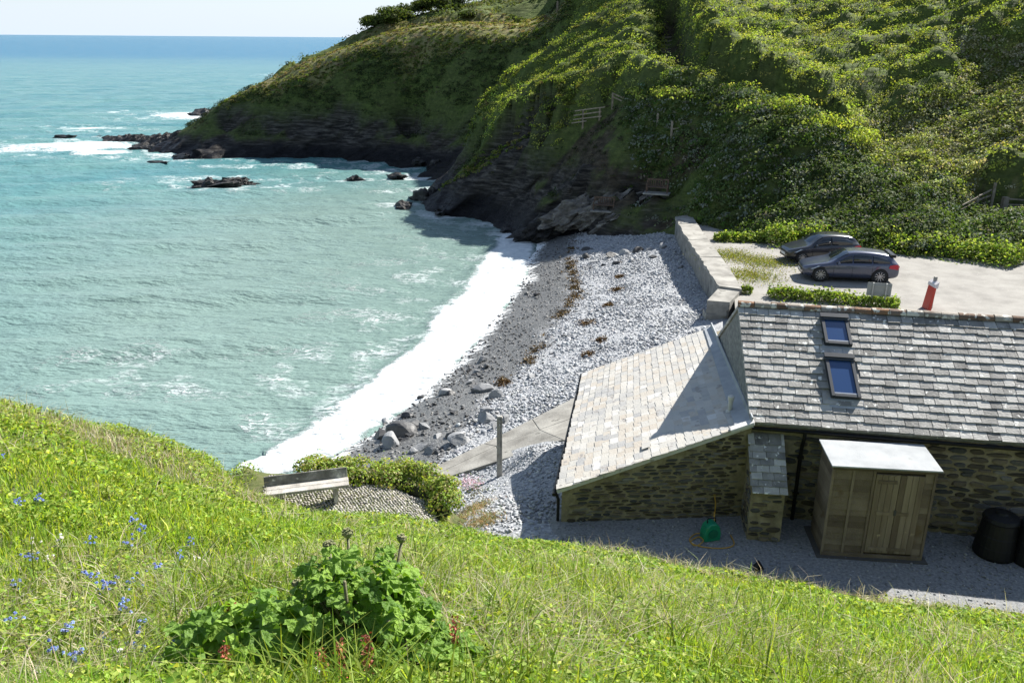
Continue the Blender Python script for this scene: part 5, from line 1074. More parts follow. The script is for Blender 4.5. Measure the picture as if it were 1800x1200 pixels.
# the reef that runs out from the headland toe: one jagged mass
RSP = [(-62.91,131.86,0.00), (-58.83,129.05,0.00), (-54.36,126.39,0.00), (-49.40,123.19,0.00), (-44.91,120.78,0.00), (-40.21,118.49,0.00)]
ra, rb_ = np.linspace(-66, -38, 170), np.linspace(112, 136, 140); RX, RY = np.meshgrid(ra, rb_, indexing='ij'); dr, tr_ = poly_dist(RX, RY, RSP)
wr_ = np.interp(tr_, [0, .2, .5, 1], [1.2, 2.6, 3.6, 5.5]); hr_ = np.interp(tr_, [0, .2, .45, .7, 1], [.55, 1.0, 1.5, 2.3, 3.6])
bed = fbm((RX * .5 + RY * .2) / 1.2, (RY - RX * .45) / .55, 0, 301, 4); jag = 1 - 2.2 * np.abs(fbm(RX / 1.6, RY / 1.1, 0, 302, 5) - .5)
RZ = hr_ * (sstep(1.25, 0, dr / wr_ + (fbm(RX / 2.2, RY / 2.2, 0, 303) - .5) * .9)) * (.15 + .75 * jag + .5 * (bed - .4)) - .32
RXd = RX + (bed - .5) * .7 * sstep(0, .6, RZ)
me = np_mesh('rock_reef', np.stack([RXd, RY, RZ], -1).reshape(-1, 3) - np.array(RSP[2]), grid_faces(170, 140), M_ROCK, False, facet=True); o = link('rock_reef', me); o.location = RSP[2]
tag(o, 'long jagged dark reef running out from the headland toe into the surf', 'rock')
for k, (p, sz, rz, mat, lab) in enumerate([
    ((2.51,63.60,1.30), (2.6, 1.3, 1.1), .2, M_ROCK, 'dark lower ledge rock sloping to the surf'),
    ((4.36,63.00,2.42), (2.6, 1.1, 1.15), .25, M_LEDGE, 'pale fractured ledge rock with sunlit top, middle of the beach outcrop'),
    ((6.56,62.00,3.05), (2.4, .9, 1.0), .3, M_LEDGE, 'slanting striped ledge rock in front of the grassy terrace'),
    ((7.88,60.80,2.87), (2.6, .7, .9), .35, M_LEDGE, 'long tilted slab rock behind the shingle, below the first bench'),
    ((9.08,59.60,2.59), (1.7, .7, .7), .3, M_LEDGE, 'low grey slab rock next to the far end of the sea wall'),
    ((10.33,58.20,2.60), (1.2, .7, .55), .1, M_ROCK, 'dark squat rock touching the far end of the sea wall'),
    ((10.08,57.60,1.93), (.9, .5, .35), .3, M_LEDGE, 'small pale rock lying on the shingle near the wall end')]):
    make_rock('ledge_rock', lab, 'rock', (p[0], p[1], p[2] - sz[2] * .35), sz, rz, 760 + k, mat, 4, (.15, -.42), None, .9)
BOULD = [(672,755,34,20,1),(706,760,44,26,1),(729,746,28,18,1),(690,780,42,24,0),(722,772,24,16,1),(745,757,22,14,0),(742,792,34,22,0),(812,776,40,24,0),(851,741,36,20,0),(858,728,22,12,0),(873,752,30,18,0),(885,744,26,16,0),(875,697,26,16,0),(845,688,34,14,0),(796,690,16,14,1),(778,690,24,14,0),(742,692,18,10,1),(826,670,16,14,0),(857,644,14,9,1),(846,632,20,10,0),(800,730,20,8,1),(795,775,18,9,1),(770,772,22,10,0),(728,800,20,12,0),(760,800,26,12,0),(716,730,18,8,1),(680,735,20,9,0),(835,655,12,8,0),(935,664,14,9,0),(944,515,10,7,1),(924,513,9,6,1),(919,542,8,5,1),(962,447,9,6,1),(1030,452,16,8,1),(1045,462,14,7,0),(1075,452,16,8,1),(1095,447,18,8,0),(1120,443,16,8,1),(1140,440,18,8,0),(1085,466,13,7,1),(1060,470,12,6,1),(1110,461,13,6,0),(1150,455,14,6,1),(1165,432,18,8,0),(985,450,10,6,1),(1000,470,9,5,1),(1190,584,13,7,0),(1150,597,11,6,0),(1197,470,10,6,0),(1030,440,12,6,1)]
BNAME = {0: 'dark boulder at the edge of the surf, nearest the ivy mound', 1: 'largest dark boulder of the cluster near the surf', 2: 'dark boulder behind the largest one of the surf cluster', 3: 'broad pale boulder in front of the dark surf cluster', 6: 'pale boulder just beyond the ivy mound', 7: 'pale boulder touching the lower edge of the slipway', 8: 'flat pale boulder beside the top of the timber post', 10: 'pale boulder half hidden behind the timber post', 12: 'pale boulder lying alone at the end of the seaweed line', 13: 'long flat pale boulder next to the wet sand', 15: 'pale boulder in the wet sand near the foam', 18: 'dark boulder highest on the wet shingle below the seaweed', 33: 'pale boulder standing alone on the upper shingle', 45: 'largest boulder on the dry shingle near the wall'}
tb = [rock_mesh('boulder', 800 + k, 3, M_PALE, .56, 0, dmin=.30) for k in range(4)]; tw = [rock_mesh('boulder', 810 + k, 3, M_WETB, .56, 0, dmin=.30) for k in range(4)]
for k, (px_, py_, w_, h_, wet_) in enumerate([b[:5] for b in BOULD]):
    pass
BPOS = [(-4.87,29.21,0.45),(-4.08,28.74,0.50),(-3.68,29.53,0.50),(-4.28,27.70,0.55),(-3.68,28.21,0.55),(-3.28,28.99,0.55),(-3.11,26.79,0.75),(-1.71,26.76,1.15),(-1.00,28.60,1.10),(-0.88,29.58,1.00),(-0.52,27.61,1.30),(-0.28,27.94,1.35),(-0.55,31.39,0.90),(-1.27,32.43,0.70),(-2.43,32.52,0.60),(-2.87,32.74,0.50),(-3.77,33.13,0.30),(-1.79,33.77,0.60),(-1.09,35.59,0.60),(-1.40,36.57,0.55),(-2.17,30.00,0.75),(-2.10,27.49,0.90),(-2.64,27.82,0.80),(-3.38,26.71,0.70),(-2.71,26.33,0.90),(-4.12,30.84,0.35),(-4.93,30.77,0.25),(-1.62,35.07,0.50),(0.85,33.17,1.05),(1.42,47.22,0.65),(0.78,47.95,0.50),(0.58,44.72,0.50),(2.36,56.76,0.60),(4.78,54.27,1.00),(5.17,52.41,1.10),(6.31,53.12,1.30),(7.03,53.09,1.50),(7.90,52.91,1.70),(8.55,52.56,1.90),(6.40,50.72,1.40),(5.57,51.05,1.20),(7.25,50.66,1.60),(8.57,50.36,1.90),(9.41,52.40,2.20),(3.19,55.70,0.75),(3.57,52.52,0.80),(7.26,35.54,2.30),(6.16,34.83,2.20),(9.52,46.84,2.30),(4.93,56.17,1.00)]
for k, ((px_, py_, w_, h_, wet_), p) in enumerate(zip(BOULD, BPOS)):
    o = link('boulder', (tw if wet_ else tb)[k % 4]); s = w_ / 1500 * math.hypot(p[1], 14) * .76
    o.location = (p[0], p[1], bz(p[0], p[1]) + s * .12); o.scale = (s, s * random.uniform(.6, .85), s * random.uniform(.45, .65)); o.rotation_euler = (random.uniform(-.3, .3), random.uniform(-.3, .3), random.uniform(0, 6.28))
    far_ = p[1] > 36
    if k in BNAME: tag(o, BNAME[k], 'boulder')
    else:
        tone = 'dark wet' if wet_ else 'pale grey'
        tag(o, f'small {tone} boulder ' + ('among the shingle farther up the cove' if far_ else 'among the rocks by the slipway'), 'boulder', ('dark' if wet_ else 'pale') + (' stones far up the cove' if far_ else ' stones by the slipway'))
k = 0
while k < 60:
    f = random.random(); a_ = V3((-5.14,28.59,0.40)).lerp(V3((0.89,42.80,0.60)), f ** 1.5); b_ = V3((-2.65,25.69,1.00)).lerp(V3((1.62,38.10,1.00)), f ** 1.5); p = a_.lerp(b_, random.random()); k += 1
    o = link('beach_stone', random.choice(tw)); s = random.uniform(.07, .20) * (1 - .4 * f); o.location = (p.x, p.y, bz(p.x, p.y) + s * .1); o.scale = (s, s * random.uniform(.6, .9), s * random.uniform(.45, .7)); o.rotation_euler = (random.uniform(-.4, .4), random.uniform(-.4, .4), random.uniform(0, 6.28))
    tag(o, 'small dark stone strewn on the wet shingle between surf and slipway', 'stone', 'dark stones strewn on the wet shingle')
# pebbles
def scatter_stones(name, P, s, tint, mat, flatn=.55):
    V0, F0 = ico(1); sel = V0 * (1 + .0); n = len(P); sc = s[:, None] * np.stack([np.ones(n), RNG.uniform(.6, .9, n), RNG.uniform(.35, flatn + .1, n)], 1)
    a = RNG.uniform(0, 6.28, n); ca, sa_ = np.cos(a), np.sin(a); J = 1 + RNG.normal(0, .13, (n, len(V0), 1)); Q = V0[None] * J * sc[:, None]
    Vx = Q[..., 0] * ca[:, None] - Q[..., 1] * sa_[:, None]; Vy = Q[..., 0] * sa_[:, None] + Q[..., 1] * ca[:, None]
    tx, ty = RNG.normal(0, .3, (2, n, 1)); Vz = Q[..., 2] + Vx * tx + Vy * ty
    V = np.stack([Vx + P[:, None, 0], Vy + P[:, None, 1], Vz + P[:, None, 2]], -1).reshape(-1, 3); F = (F0[None] + (np.arange(n) * len(V0))[:, None, None]).reshape(-1, 3)
    return tag(link(name, np_mesh(name, V, F, mat, True, col=np.repeat(tint, len(V0), axis=0))), kind='stuff')
M_PEB = leafmat('pebble', 0.0, .75, spec=.3)
_ico[1] = ico(1)
n = 26000; px_ = RNG.uniform(-7, 13, n * 3); py_ = RNG.uniform(17, 62, n * 3); pzz = beachz(px_, py_); wline = np.interp(py_, wy[o_], wx[o_]); dd_ = px_ - wline
near_w = poly_dist(px_, py_, [(p.x, p.y) for p in WL])[0]; wallx = np.interp(py_, [EL[1].y - 1, WL[-1].y, WL[0].y], [EL[1].x, WL[-1].x, WL[0].x])
dens = np.where(dd_ > 0, 1.0, .22) * np.clip(1.25 - (py_ - 17) / 75, .45, 1)
inl = inside(px_, py_, [(1.0, 17), (5.4, 17), (5.95, 24.3), (2.2, 24.3)]); insl = inside(px_, py_, [(p.x, p.y) for p in sT] + [(p.x, p.y) for p in sB[::-1]])
keep = (RNG.random(n * 3) < dens) & (pzz > .12) & (px_ < wallx - .1) & ~inl & ~insl & ((py_ > 24.5) | (px_ < 2)) & (pzz > kz(np.clip(px_, -19, 19), np.clip(py_, -4, 23.9)) * (py_ < 23.5) - .1)
px_, py_, pzz, dd_ = px_[keep][:n], py_[keep][:n], pzz[keep][:n], dd_[keep][:n]; n = len(px_)
dark = dd_ + (fbm(px_, py_, 0, 66) - .5) * 1.6 + RNG.normal(0, .55, n) < 0
size = np.abs(RNG.normal(.034, .020, n)) + .020; size *= np.where(py_ < 24, .8, 1.0); size *= np.where(RNG.random(n) < .02, 1.6, 1)
tn = np.where(dark[:, None], tints(n, [(.10, .10, .10), (.15, .148, .145), (.21, .21, .205), (.07, .07, .072)], .15, None, .012), tints(n, [(.30, .315, .335), (.37, .385, .40), (.25, .262, .28), (.42, .42, .415), (.20, .21, .225)], .12, None, .012))
scatter_stones('pebbles', np.stack([px_, py_, pzz + size * .12], 1), size, tn, M_PEB)
# gravel lying in the yard
n = 2600; px_ = RNG.uniform(.5, 13, n); py_ = RNG.uniform(13.2, 17.3, n); ok = kz(px_, py_) < 3.98; px_, py_ = px_[ok], py_[ok]; n = len(px_); s = np.abs(RNG.normal(.018, .008, n)) + .008
scatter_stones('gravel', np.stack([px_, py_, np.full(n, 4.005)], 1), s, tints(n, [(.22, .225, .23), (.15, .155, .16), (.30, .30, .295)], .15, None, .01), M_PEB)
# cobbles of the ledge
n = 0; cp = []
for i in range(60):
    for j in range(30):
        cp.append((-6.0 + i * .078 + (.04 if j % 2 else 0) + random.uniform(-.01, .01), 16.75 + j * .075 + random.uniform(-.012, .012)))
cp = np.array(cp); zz = kz(cp[:, 0], cp[:, 1]); m_ = (np.abs(zz - 4.0) < .22); cp = cp[m_]; zz = zz[m_]
scatter_stones('cobbles', np.stack([cp[:, 0], cp[:, 1], zz + .004], 1), RNG.uniform(.034, .045, len(cp)), tints(len(cp), [(.33, .31, .27), (.40, .38, .34), (.25, .24, .22)], .12, None, .012), M_PEB, .9)

# seaweed
M_WEED = leafmat('seaweed', .15, .45)
def weed_pts(c, r_, n): a = RNG.normal(0, r_, (n, 2)); x = c[0] + a[:, 0]; y = c[1] + a[:, 1] * 1.2; return np.stack([x, y, beachz(x, y) + RNG.uniform(.02, .09, n)], 1)
WP = []
for i in range(len(SEAWEED_LINE) - 1):
    a, b = np.array(SEAWEED_LINE[i]), np.array(SEAWEED_LINE[i + 1]); L_ = np.linalg.norm(b - a)
    for k in range(int(L_ * 7)):
        t = random.random(); c = a + (b - a) * t
        if fbm(c[0] * .8, c[1] * .55, 0, 17) > .47: WP.append(weed_pts(c + RNG.normal(0, .16, 3), .13, 16))
WP = np.concatenate(WP); n = len(WP); Nn = RNG.normal(0, .6, (n, 3)); Nn[:, 2] = 1
tag(leaves('seaweed_strandline', WP, Nn, RNG.uniform(.07, .2, n), tints(n, [(.085, .055, .018), (.055, .035, .014), (.14, .09, .025)]), M_WEED, .4), kind='stuff')
for c, r_, lab in [((3.58,39.30,1.50), .34, 'dark seaweed heap on pale shingle, largest and middle of the scattered heaps'), ((5.74,44.99,1.50), .28, 'upright reddish seaweed heap farthest from the lean-to roof'), ((6.14,47.59,1.50), .2, 'thin scrap of seaweed beyond the reddish heap'), ((4.91,42.03,1.50), .26, 'loose seaweed scatter between the reddish heap and the largest heap'), ((3.97,36.18,1.70), .25, 'thin brown seaweed heap nearer the lean-to than the largest heap'), ((3.27,34.47,1.60), .24, 'dark flat seaweed heap nearest the lean-to roof'), ((-0.34,33.07,0.95), .25, 'orange brown seaweed heap at the slipway end of the strandline')]:
    n = 130; Pq = weed_pts(c, r_ * .6, n); o0 = V3((c[0], c[1], bz(c[0], c[1]))); Nn = RNG.normal(0, .7, (n, 3)); Nn[:, 2] = 1
    o = leaves('seaweed_heap', Pq - np.array(o0), Nn, RNG.uniform(.08, .22, n), tints(n, [(.055, .035, .018), (.09, .05, .02), (.14, .085, .03)]), M_WEED, .35); o.location = o0; tag(o, lab, 'seaweed')

# ------------------------------------------------------------------ scrub and grass on the far hill
M_LEAF = leafmat('scrub_leaf', .44, .6, (1.15, 1.25, .45), .06); M_IVY = leafmat('ivy_leaf', .15, .6, (1.1, 1.2, .5), .06)
def hill_normals(i, j, fx, fy):
    sx = lerp2(np.gradient(Zt, gx, axis=0), i, j, fx, fy); sy = lerp2(np.gradient(Zt, gy, axis=1), i, j, fx, fy); nn = np.stack([-sx, -sy, np.ones_like(sx)], 1); return nn / np.linalg.norm(nn, axis=1, keepdims=True)
GXn = np.gradient(Zt, gx, axis=0); GYn = np.gradient(Zt, gy, axis=1)
def hill_sample(n, mask):
    """random points on the built hill where mask (0..1 on the grid) allows, weighted by true surface area"""
    wgt = np.clip(mask, 0, 1) * np.sqrt(1 + GXn ** 2 + GYn ** 2) * np.gradient(gy)[None]; c = np.cumsum(wgt.ravel()); k = np.searchsorted(c, RNG.random(n) * c[-1]); i, j = np.unravel_index(np.clip(k, 0, wgt.size - 1), wgt.shape)
    i = np.clip(i, 0, nx - 2); j = np.clip(j, 0, ny - 2); fx, fy = RNG.random(n), RNG.random(n)
    P = np.stack([lerp2(Xt, i, j, fx, fy), lerp2(Yt, i, j, fx, fy), lerp2(Zt, i, j, fx, fy)], 1)
    sx = lerp2(GXn, i, j, fx, fy); sy = lerp2(GYn, i, j, fx, fy); nn = np.stack([-sx, -sy, np.ones_like(sx)], 1); nn /= np.linalg.norm(nn, axis=1, keepdims=True)
    return P, nn, (i, j)
vis = ((X > -45) & (X / np.maximum(Y, 1) < .75)).astype(float) * (Z0 > 1.0)
GREEN = [(.335, .385, .075), (.385, .425, .095), (.27, .33, .065), (.38, .385, .13), (.20, .26, .05)]
SHADE_GREEN = [(.070, .11, .030), (.095, .135, .04), (.05, .085, .026), (.12, .155, .075), (.21, .23, .19)]  # scrub leaves darkened: bank-face shade put into the tint; palest are umbel flecks
def scrub(name, n, mask, cols, smin, smax, lift, jn=.42, w=None, jit=.10, tuft=.42, per=20, mat=None):
    """tufts of leaves, each a small dome combed along the wind"""
    m = n // per; C, nn, ij = hill_sample(m, mask); r_ = tuft * RNG.uniform(.55, 1.35, m); k = np.repeat(np.arange(m), per); n = len(k)
    d = RNG.normal(size=(n, 3)); d /= np.linalg.norm(d, axis=1, keepdims=True); d[:, 2] = np.where(d[:, 2] < -.15, -d[:, 2], d[:, 2])
    o = d * (r_[k] * RNG.uniform(.65, 1.05, n))[:, None] * np.array([1.1, .9, .85]); along = RNG.random(n) ** 1.5 * r_[k] * 1.3; o[:, 0] += along * .9; o[:, 1] += along * .25; o[:, 2] += along * .30
    P = C[k] + nn[k] * lift * .4 + o; Nn = d * .62 + nn[k] * .85 + RNG.normal(0, jn, (n, 3)); patch_ = fbm(P[:, 0] / 4, P[:, 1] / 4, 0, 44)[:, None]
    tt = tints(m, cols, .16, w)[k] * (1 + RNG.normal(0, jit, (n, 1)))
    return tag(leaves(name, P, Nn, RNG.uniform(smin, smax, n), np.clip(tt * (.72 + .56 * patch_), .004, .9), mat or M_LEAF, .6), kind='stuff')
zone_scrub = vis * (veg > .04) * scrub_zone * (~straw) * (Y < 128)
scrub('hillside_scrub', 280000, zone_scrub * np.clip(.35 + veg * 1.6, 0, 1.6) / 1.6, GREEN, .10, .205, .26, per=20)
scrub('bank_scrub', 60000, vis * bank_face * (1 - rock) * np.clip(terr + .12, 0, 1), SHADE_GREEN, .12, .26, .35, .6)
scrub('bramble', 42000, vis * straw, [(.23, .26, .08), (.32, .32, .20), (.18, .22, .06), (.42, .40, .31), (.15, .18, .055)], .11, .25, .35, .7)
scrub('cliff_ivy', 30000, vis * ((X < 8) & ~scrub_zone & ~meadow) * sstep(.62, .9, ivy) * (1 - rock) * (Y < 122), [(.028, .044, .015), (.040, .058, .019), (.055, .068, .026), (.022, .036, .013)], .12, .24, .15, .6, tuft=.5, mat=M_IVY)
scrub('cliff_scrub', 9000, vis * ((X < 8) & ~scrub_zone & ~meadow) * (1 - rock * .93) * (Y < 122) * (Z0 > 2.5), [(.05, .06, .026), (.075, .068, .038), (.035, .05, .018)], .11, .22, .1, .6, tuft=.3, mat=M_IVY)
edge = sstep(1.3, .2, poly_dist(X, Y, MEADOW[:6])[0]) * (Z0 > 4)
spur_edge = sstep(1.3, .2, poly_dist(X, Y, K_SPUR)[0]); s3_edge = sstep(.9, .2, poly_dist(X, Y, [(-6.60,78.00,1.49),(-3.66,76.50,3.37),(-1.12,75.50,5.21),(1.32,74.50,6.78),(2.96,73.50,7.50),(4.59,72.50,7.06)])[0])
scrub('cliff_top_grass', 26000, vis * np.maximum(edge, np.maximum(spur_edge, s3_edge)), [(.13, .17, .035), (.17, .19, .05), (.22, .20, .09), (.09, .13, .03)], .12, .28, .10, .6, tuft=.22)
scrub('meadow_grass', 30000, vis * meadow, [(.17, .19, .05), (.24, .21, .10), (.13, .16, .04), (.26, .20, .13)], .12, .28, .05, .7, tuft=.22)
scrub('skyline_scrub', 26000, (X > -45) * skyscrub * ~meadow * (Z0 > 8) * (X / np.maximum(Y, 1) < .75), [(.06, .085, .026), (.09, .115, .035), (.11, .125, .045), (.13, .12, .06)], .25, .5, .3, .6, tuft=.9)

# leafy verge at the back of the car park and behind the cottage ridge
def strip(name, line, half, n, hgt, cols, z, sizes=(.10, .24), zf=None):
    P = []; ln_ = [np.array(p[:2]) for p in line]; seg = [np.linalg.norm(b - a) for a, b in zip(ln_[:-1], ln_[1:])]; tot = sum(seg)
    k = RNG.choice(len(seg), n, p=np.array(seg) / tot); t = RNG.random(n); a = np.array(ln_)[k]; b = np.array(ln_)[k + 1]; d = (b - a) / np.linalg.norm(b - a, axis=1, keepdims=True); off = RNG.normal(0, .45, n) * half
    xy = a + (b - a) * t[:, None] + np.stack([-d[:, 1], d[:, 0]], 1) * off[:, None]
    dome = np.clip(1 - (np.abs(off) / (half * 1.25)) ** 2, .08, 1) * (.12 + .9 * bumps(xy[:, 0], xy[:, 1], .8, 31) * (.4 + 1.1 * fbm(xy[:, 0] / 2.5, xy[:, 1] / 2.5, 0, 33)) + .55 * RNG.random(n) * (RNG.random(n) < .22)) ; zz = z + dome * hgt * RNG.random(n) ** .45
    if zf is not None: zz = zz - z + zf(xy[:, 0], xy[:, 1])
    Nn = RNG.normal(0, .7, (n, 3)); Nn[:, 2] += 1.0
    return tag(leaves(name, np.stack([xy[:, 0], xy[:, 1], zz], 1), Nn, RNG.uniform(*sizes, n), tints(n, cols, .28), M_LEAF, .6), kind='stuff')
VERGE = [(.20, .28, .05), (.26, .33, .07), (.13, .20, .04), (.32, .34, .12)]
strip('verge_weeds', [(14.78,49.09,3.40), (16.49,48.70,3.40), (19.68,48.38,3.40), (22.45,47.21,3.40), (24.91,45.69,3.40), (26.66,43.52,3.40)], 1.5, 15000, 1.0, VERGE, 3.35)
strip('verge_weeds', [(11.82,49.28,3.40), (13.30,49.18,3.40), (14.95,49.09,3.40)], .55, 2200, .5, VERGE, 3.35)
strip('ridge_weeds', [(11.77,37.77,3.40), (13.01,37.53,3.40), (14.66,37.03,3.40), (17.11,36.14,3.40)], .55, 4200, .5, VERGE, 3.38, (.08, .2))
strip('ridge_weeds', [(10.62,38.39,3.40), (11.16,38.21,3.40)], .25, 500, .35, VERGE, 3.4, (.07, .16))
n = 6000; pq = np.array([(11.93,45.52,3.40)[:2], (13.39,44.06,3.40)[:2], (11.93,41.37,3.40)[:2]]); k = RNG.integers(0, 3, n); xy = pq[k] + RNG.normal(0, .75, (n, 2)); Nn = RNG.normal(0, 1, (n, 3)); Nn[:, 2] *= .5
tag(leaves('thin_grass', np.stack([xy[:, 0], xy[:, 1], np.full(n, 3.45) + RNG.uniform(-.03, .05, n)], 1), Nn, RNG.uniform(.06, .13, n), tints(n, [(.20, .20, .06), (.27, .24, .09), (.14, .17, .045)], .2), M_LEAF, .35), kind='stuff')

# wind-bent shrubs that stand clear of the mass
M_BARK = surf('bark', [(.3, (.05, .042, .034)), (.7, (.15, .13, .11))], 6, .9, .6, 20)
def shrub(label, loc, w, h, lean_, seed, cols, n=900, group=None, trunk=True, ls=(.12, .26)):
    t = thing('wind_bent_shrub', label, 'shrub', loc, 0, group); r = np.random.default_rng(seed)
    m = MB(); k = 4 if trunk else 2
    for q in range(k):
        a = r.uniform(0, 6.28); top = V3((lean_[0] * h * r.uniform(.5, 1) + math.cos(a) * w * .35, lean_[1] * h * .5 + math.sin(a) * w * .2, h * r.uniform(.6, .85)))
        m.tube([V3((math.cos(a) * .08, math.sin(a) * .08, -.4)), top * .4 + V3((0, 0, h * .1)), top], [.07, .05, .02], 5)
    m.build('trunk', M_BARK, t)
    nl = 7; C_ = np.stack([lean_[0] * h * r.uniform(.1, 1.0, nl) + r.normal(0, w * .28, nl), r.normal(0, w * .2, nl), h * r.uniform(.3, .85, nl)], 1); C_[:, 2] += C_[:, 0] * .12; R_ = r.uniform(.24, .42, nl) * w
    kk = r.choice(nl, n); d = r.normal(size=(n, 3)); d /= np.linalg.norm(d, axis=1, keepdims=True); d[:, 2] = np.where(d[:, 2] < -.2, -d[:, 2], d[:, 2])
    P = C_[kk] + d * (R_[kk] * r.uniform(.6, 1.05, n))[:, None] * np.array([1.25, .9, .6]); P[:, 2] = np.maximum(P[:, 2], .05)
    leaves('crown', P, d + RNG.normal(0, .35, (n, 3)), RNG.uniform(*ls, n), tints(n, cols, .28), M_LEAF, .6, parent=t); return t
SHR = [((1130,168,74.2), 2.6, 1.5), ((1185,165,73.6), 2.8, 1.5), ((1240,186,71.4), 3.0, 1.6), ((1290,192,70.2), 3.2, 1.7), ((1345,205,68.7), 3.4, 1.8), ((1400,228,66.4), 3.4, 1.8), ((1455,258,64.0), 3.2, 1.7), ((1000,196,75.2), 2.0, 1.2)]
SPOS = [(9.78,67.20,10.34),(11.80,65.30,10.56),(13.72,63.20,9.92),(15.39,61.60,9.67),(17.24,60.20,9.22),(19.04,58.80,8.43),(20.86,57.60,7.47),(4.67,74.60,8.54)]
SLAB = ['wind-bent green shrub above the short fence of two posts', 'wind-bent green shrub on the bank crest just right of the short fence', 'combed green shrub at the left of the bank crest, over the leaning posts', 'broad combed green shrub second from the leaning posts', 'broad combed green shrub in the middle of the bank crest', 'largest combed green shrub where the path dips behind the bank', 'rounded green shrub at the lower end of the bank crest', 'lone sunlit shrub above the rail fence on the dark spur']
for k, (p, (q, w, h)) in enumerate(zip(SPOS, SHR)):
    shrub(SLAB[k], (p[0], p[1], hz0(p[0], p[1]) - .1), w, h, (.9, .2), 900 + k, GREEN, 1500)
def skyline(ux):
    yy = np.linspace(108, 160, 260); xx = ux * yy; zz = lerp2(Zt, *hill_at(xx, yy)); k = int(np.argmax((zz - 14.5) / yy)); return float(xx[k]), float(yy[k]), float(zz[k])
SKY = [(skyline(ux), w, h) for ux, w, h in ((-.160, 4.4, 1.9), (-.142, 5.0, 2.4), (-.124, 5.0, 2.3), (-.106, 5.2, 2.5), (-.086, 4.8, 2.4), (-.066, 4.4, 2.0), (-.036, 5.2, 2.4))] + [((-6.92,128.00,15.21), 2.4, 1.3), ((0.05,119.00,15.77), 2.0, 1.8)]
KLAB = ['dark shrub lowest on the skyline above the blue sea', 'large dark shrub second up the skyline from the sea', 'dark rounded shrub third up the skyline from the sea', 'large shrub fourth up the skyline, in the middle of the row', 'shrub fifth up the skyline from the sea', 'small shrub on the skyline just before the hill leaves the picture', 'tall shrub highest on the skyline at the top of the picture', 'small round shrub standing in front of the skyline row', 'thin bare-looking bush on the dry meadow left of the marker post']
for k, (p, w, h) in enumerate(SKY):
    shrub(KLAB[k], (p[0], p[1], hz(p[0], p[1]) - .6), w * .8, h, (.35, 0), 940 + k, [(.05, .075, .022), (.075, .10, .03), (.095, .115, .035)], 2600 if k < 8 else 350, None, True, (.2, .42) if k < 8 else (.15, .3))

# ------------------------------------------------------------------ near bank: ivy mound, grass, flowers, alexanders
M_GRASS = leafmat('grass_blade', .5, .5, (1.25, 1.15, .42), .12)
M_DRY = leafmat('dry_grass', .30, .7, (1.1, 1.0, .8), .2)
def blades(name, x, y, z, hgt, wid, lean_, tint, mat):
    """each blade is a bent tapering strip of three faces"""
    n = len(x); a = RNG.uniform(0, 6.28, n); dirv = np.stack([np.cos(a), np.sin(a)], 1); b = RNG.uniform(0, 6.28, n); fx, fy = np.cos(b), np.sin(b)
    base = np.stack([x, y, z - .02], 1); bend = lean_ * hgt
    mid = base + np.stack([fx * bend * .35, fy * bend * .35, hgt * .58], 1); tip = base + np.stack([fx * bend, fy * bend, hgt * (1 - .35 * np.clip(lean_, 0, 1.4))], 1)
    s = np.stack([dirv[:, 0], dirv[:, 1], np.zeros(n)], 1) * wid[:, None] * .5
    V = np.stack([base - s, base + s, mid + s * .85, mid - s * .85, tip], 1).reshape(-1, 3); i = np.arange(n)[:, None] * 5
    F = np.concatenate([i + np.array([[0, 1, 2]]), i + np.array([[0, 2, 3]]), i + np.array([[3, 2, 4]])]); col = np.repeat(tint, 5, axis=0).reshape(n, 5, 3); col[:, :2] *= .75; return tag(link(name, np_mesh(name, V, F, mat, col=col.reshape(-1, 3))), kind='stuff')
def bank_pts(n, dens, wide=False):
    """points on the bank in view, denser towards the camera"""
    m = n * 5; r_ = 2.4 + 18 * RNG.random(m) ** 1.35; a = RNG.uniform(-.72, .68, m) if not wide else np.where(RNG.random(m) < .55, RNG.uniform(-1.3, -.70, m), RNG.uniform(.66, 1.2, m)); x = r_ * np.sin(a); y = r_ * np.cos(a); z = kz(x, y); k = (RNG.random(m) < dens(x, y, z)) & (z > 1.2); return x[k][:n], y[k][:n], z[k][:n]
in_terr = lambda x, y, z: (np.abs(z - 4.0) < .28) & (x > -6.3) & (x < -1.2) & (y > 16.75)
yard_cut = lambda x, y, z: ~((z < 4.02) & (x > -1.2) & (y < 17)) & ~((z < 3.9) & (x > -1.5))
dryn = lambda x, y: fbm(x / 1.5, y / 1.5, 0, 201)
def crest_dry(x, y, z):
    d = poly_dist(x, y, [(-8.95,13.60,8.18)[:2], (-7.74,14.00,7.55), (-6.70,15.00,6.57), (-5.58,15.50,5.86)])[0]; d2 = poly_dist(x, y, [(2.15,15.09,4.30), (3.42,14.33,4.30), (6.63,13.86,4.30), (9.54,13.19,4.30)])[0]
    return np.maximum(sstep(1.5, .2, d), sstep(.9, .1, d2) * .9)
lush = lambda x, y, z: ~in_terr(x, y, z) & yard_cut(x, y, z)
GR = [(.26, .41, .05), (.32, .46, .065), (.20, .345, .042), (.38, .47, .10), (.13, .235, .03)]
x, y, z = bank_pts(150000, lambda x, y, z: lush(x, y, z) * (1 - .55 * crest_dry(x, y, z)) * np.clip(.35 + 1.3 * fbm(x / .7, y / .7, 0, 205), 0, 1)); n = len(x); R_ = np.hypot(x, y)
hg = np.abs(RNG.normal(.125, .05, n)) + .04; hg *= .75 + .7 * fbm(x / .9, y / .9, 0, 207); yel = fbm(x / 2.2, y / 2.2, 0, 208)[:, None]
tn = tints(n, GR, .22) * (1 + np.array([[.5, .12, .1]]) * (yel - .50) * 1.1)
blades('grass', x, y, z, hg, RNG.uniform(.0055, .012, n) * np.clip(R_ / 6, .8, 1.7), np.abs(RNG.normal(.55, .35, n)), tn, M_GRASS)
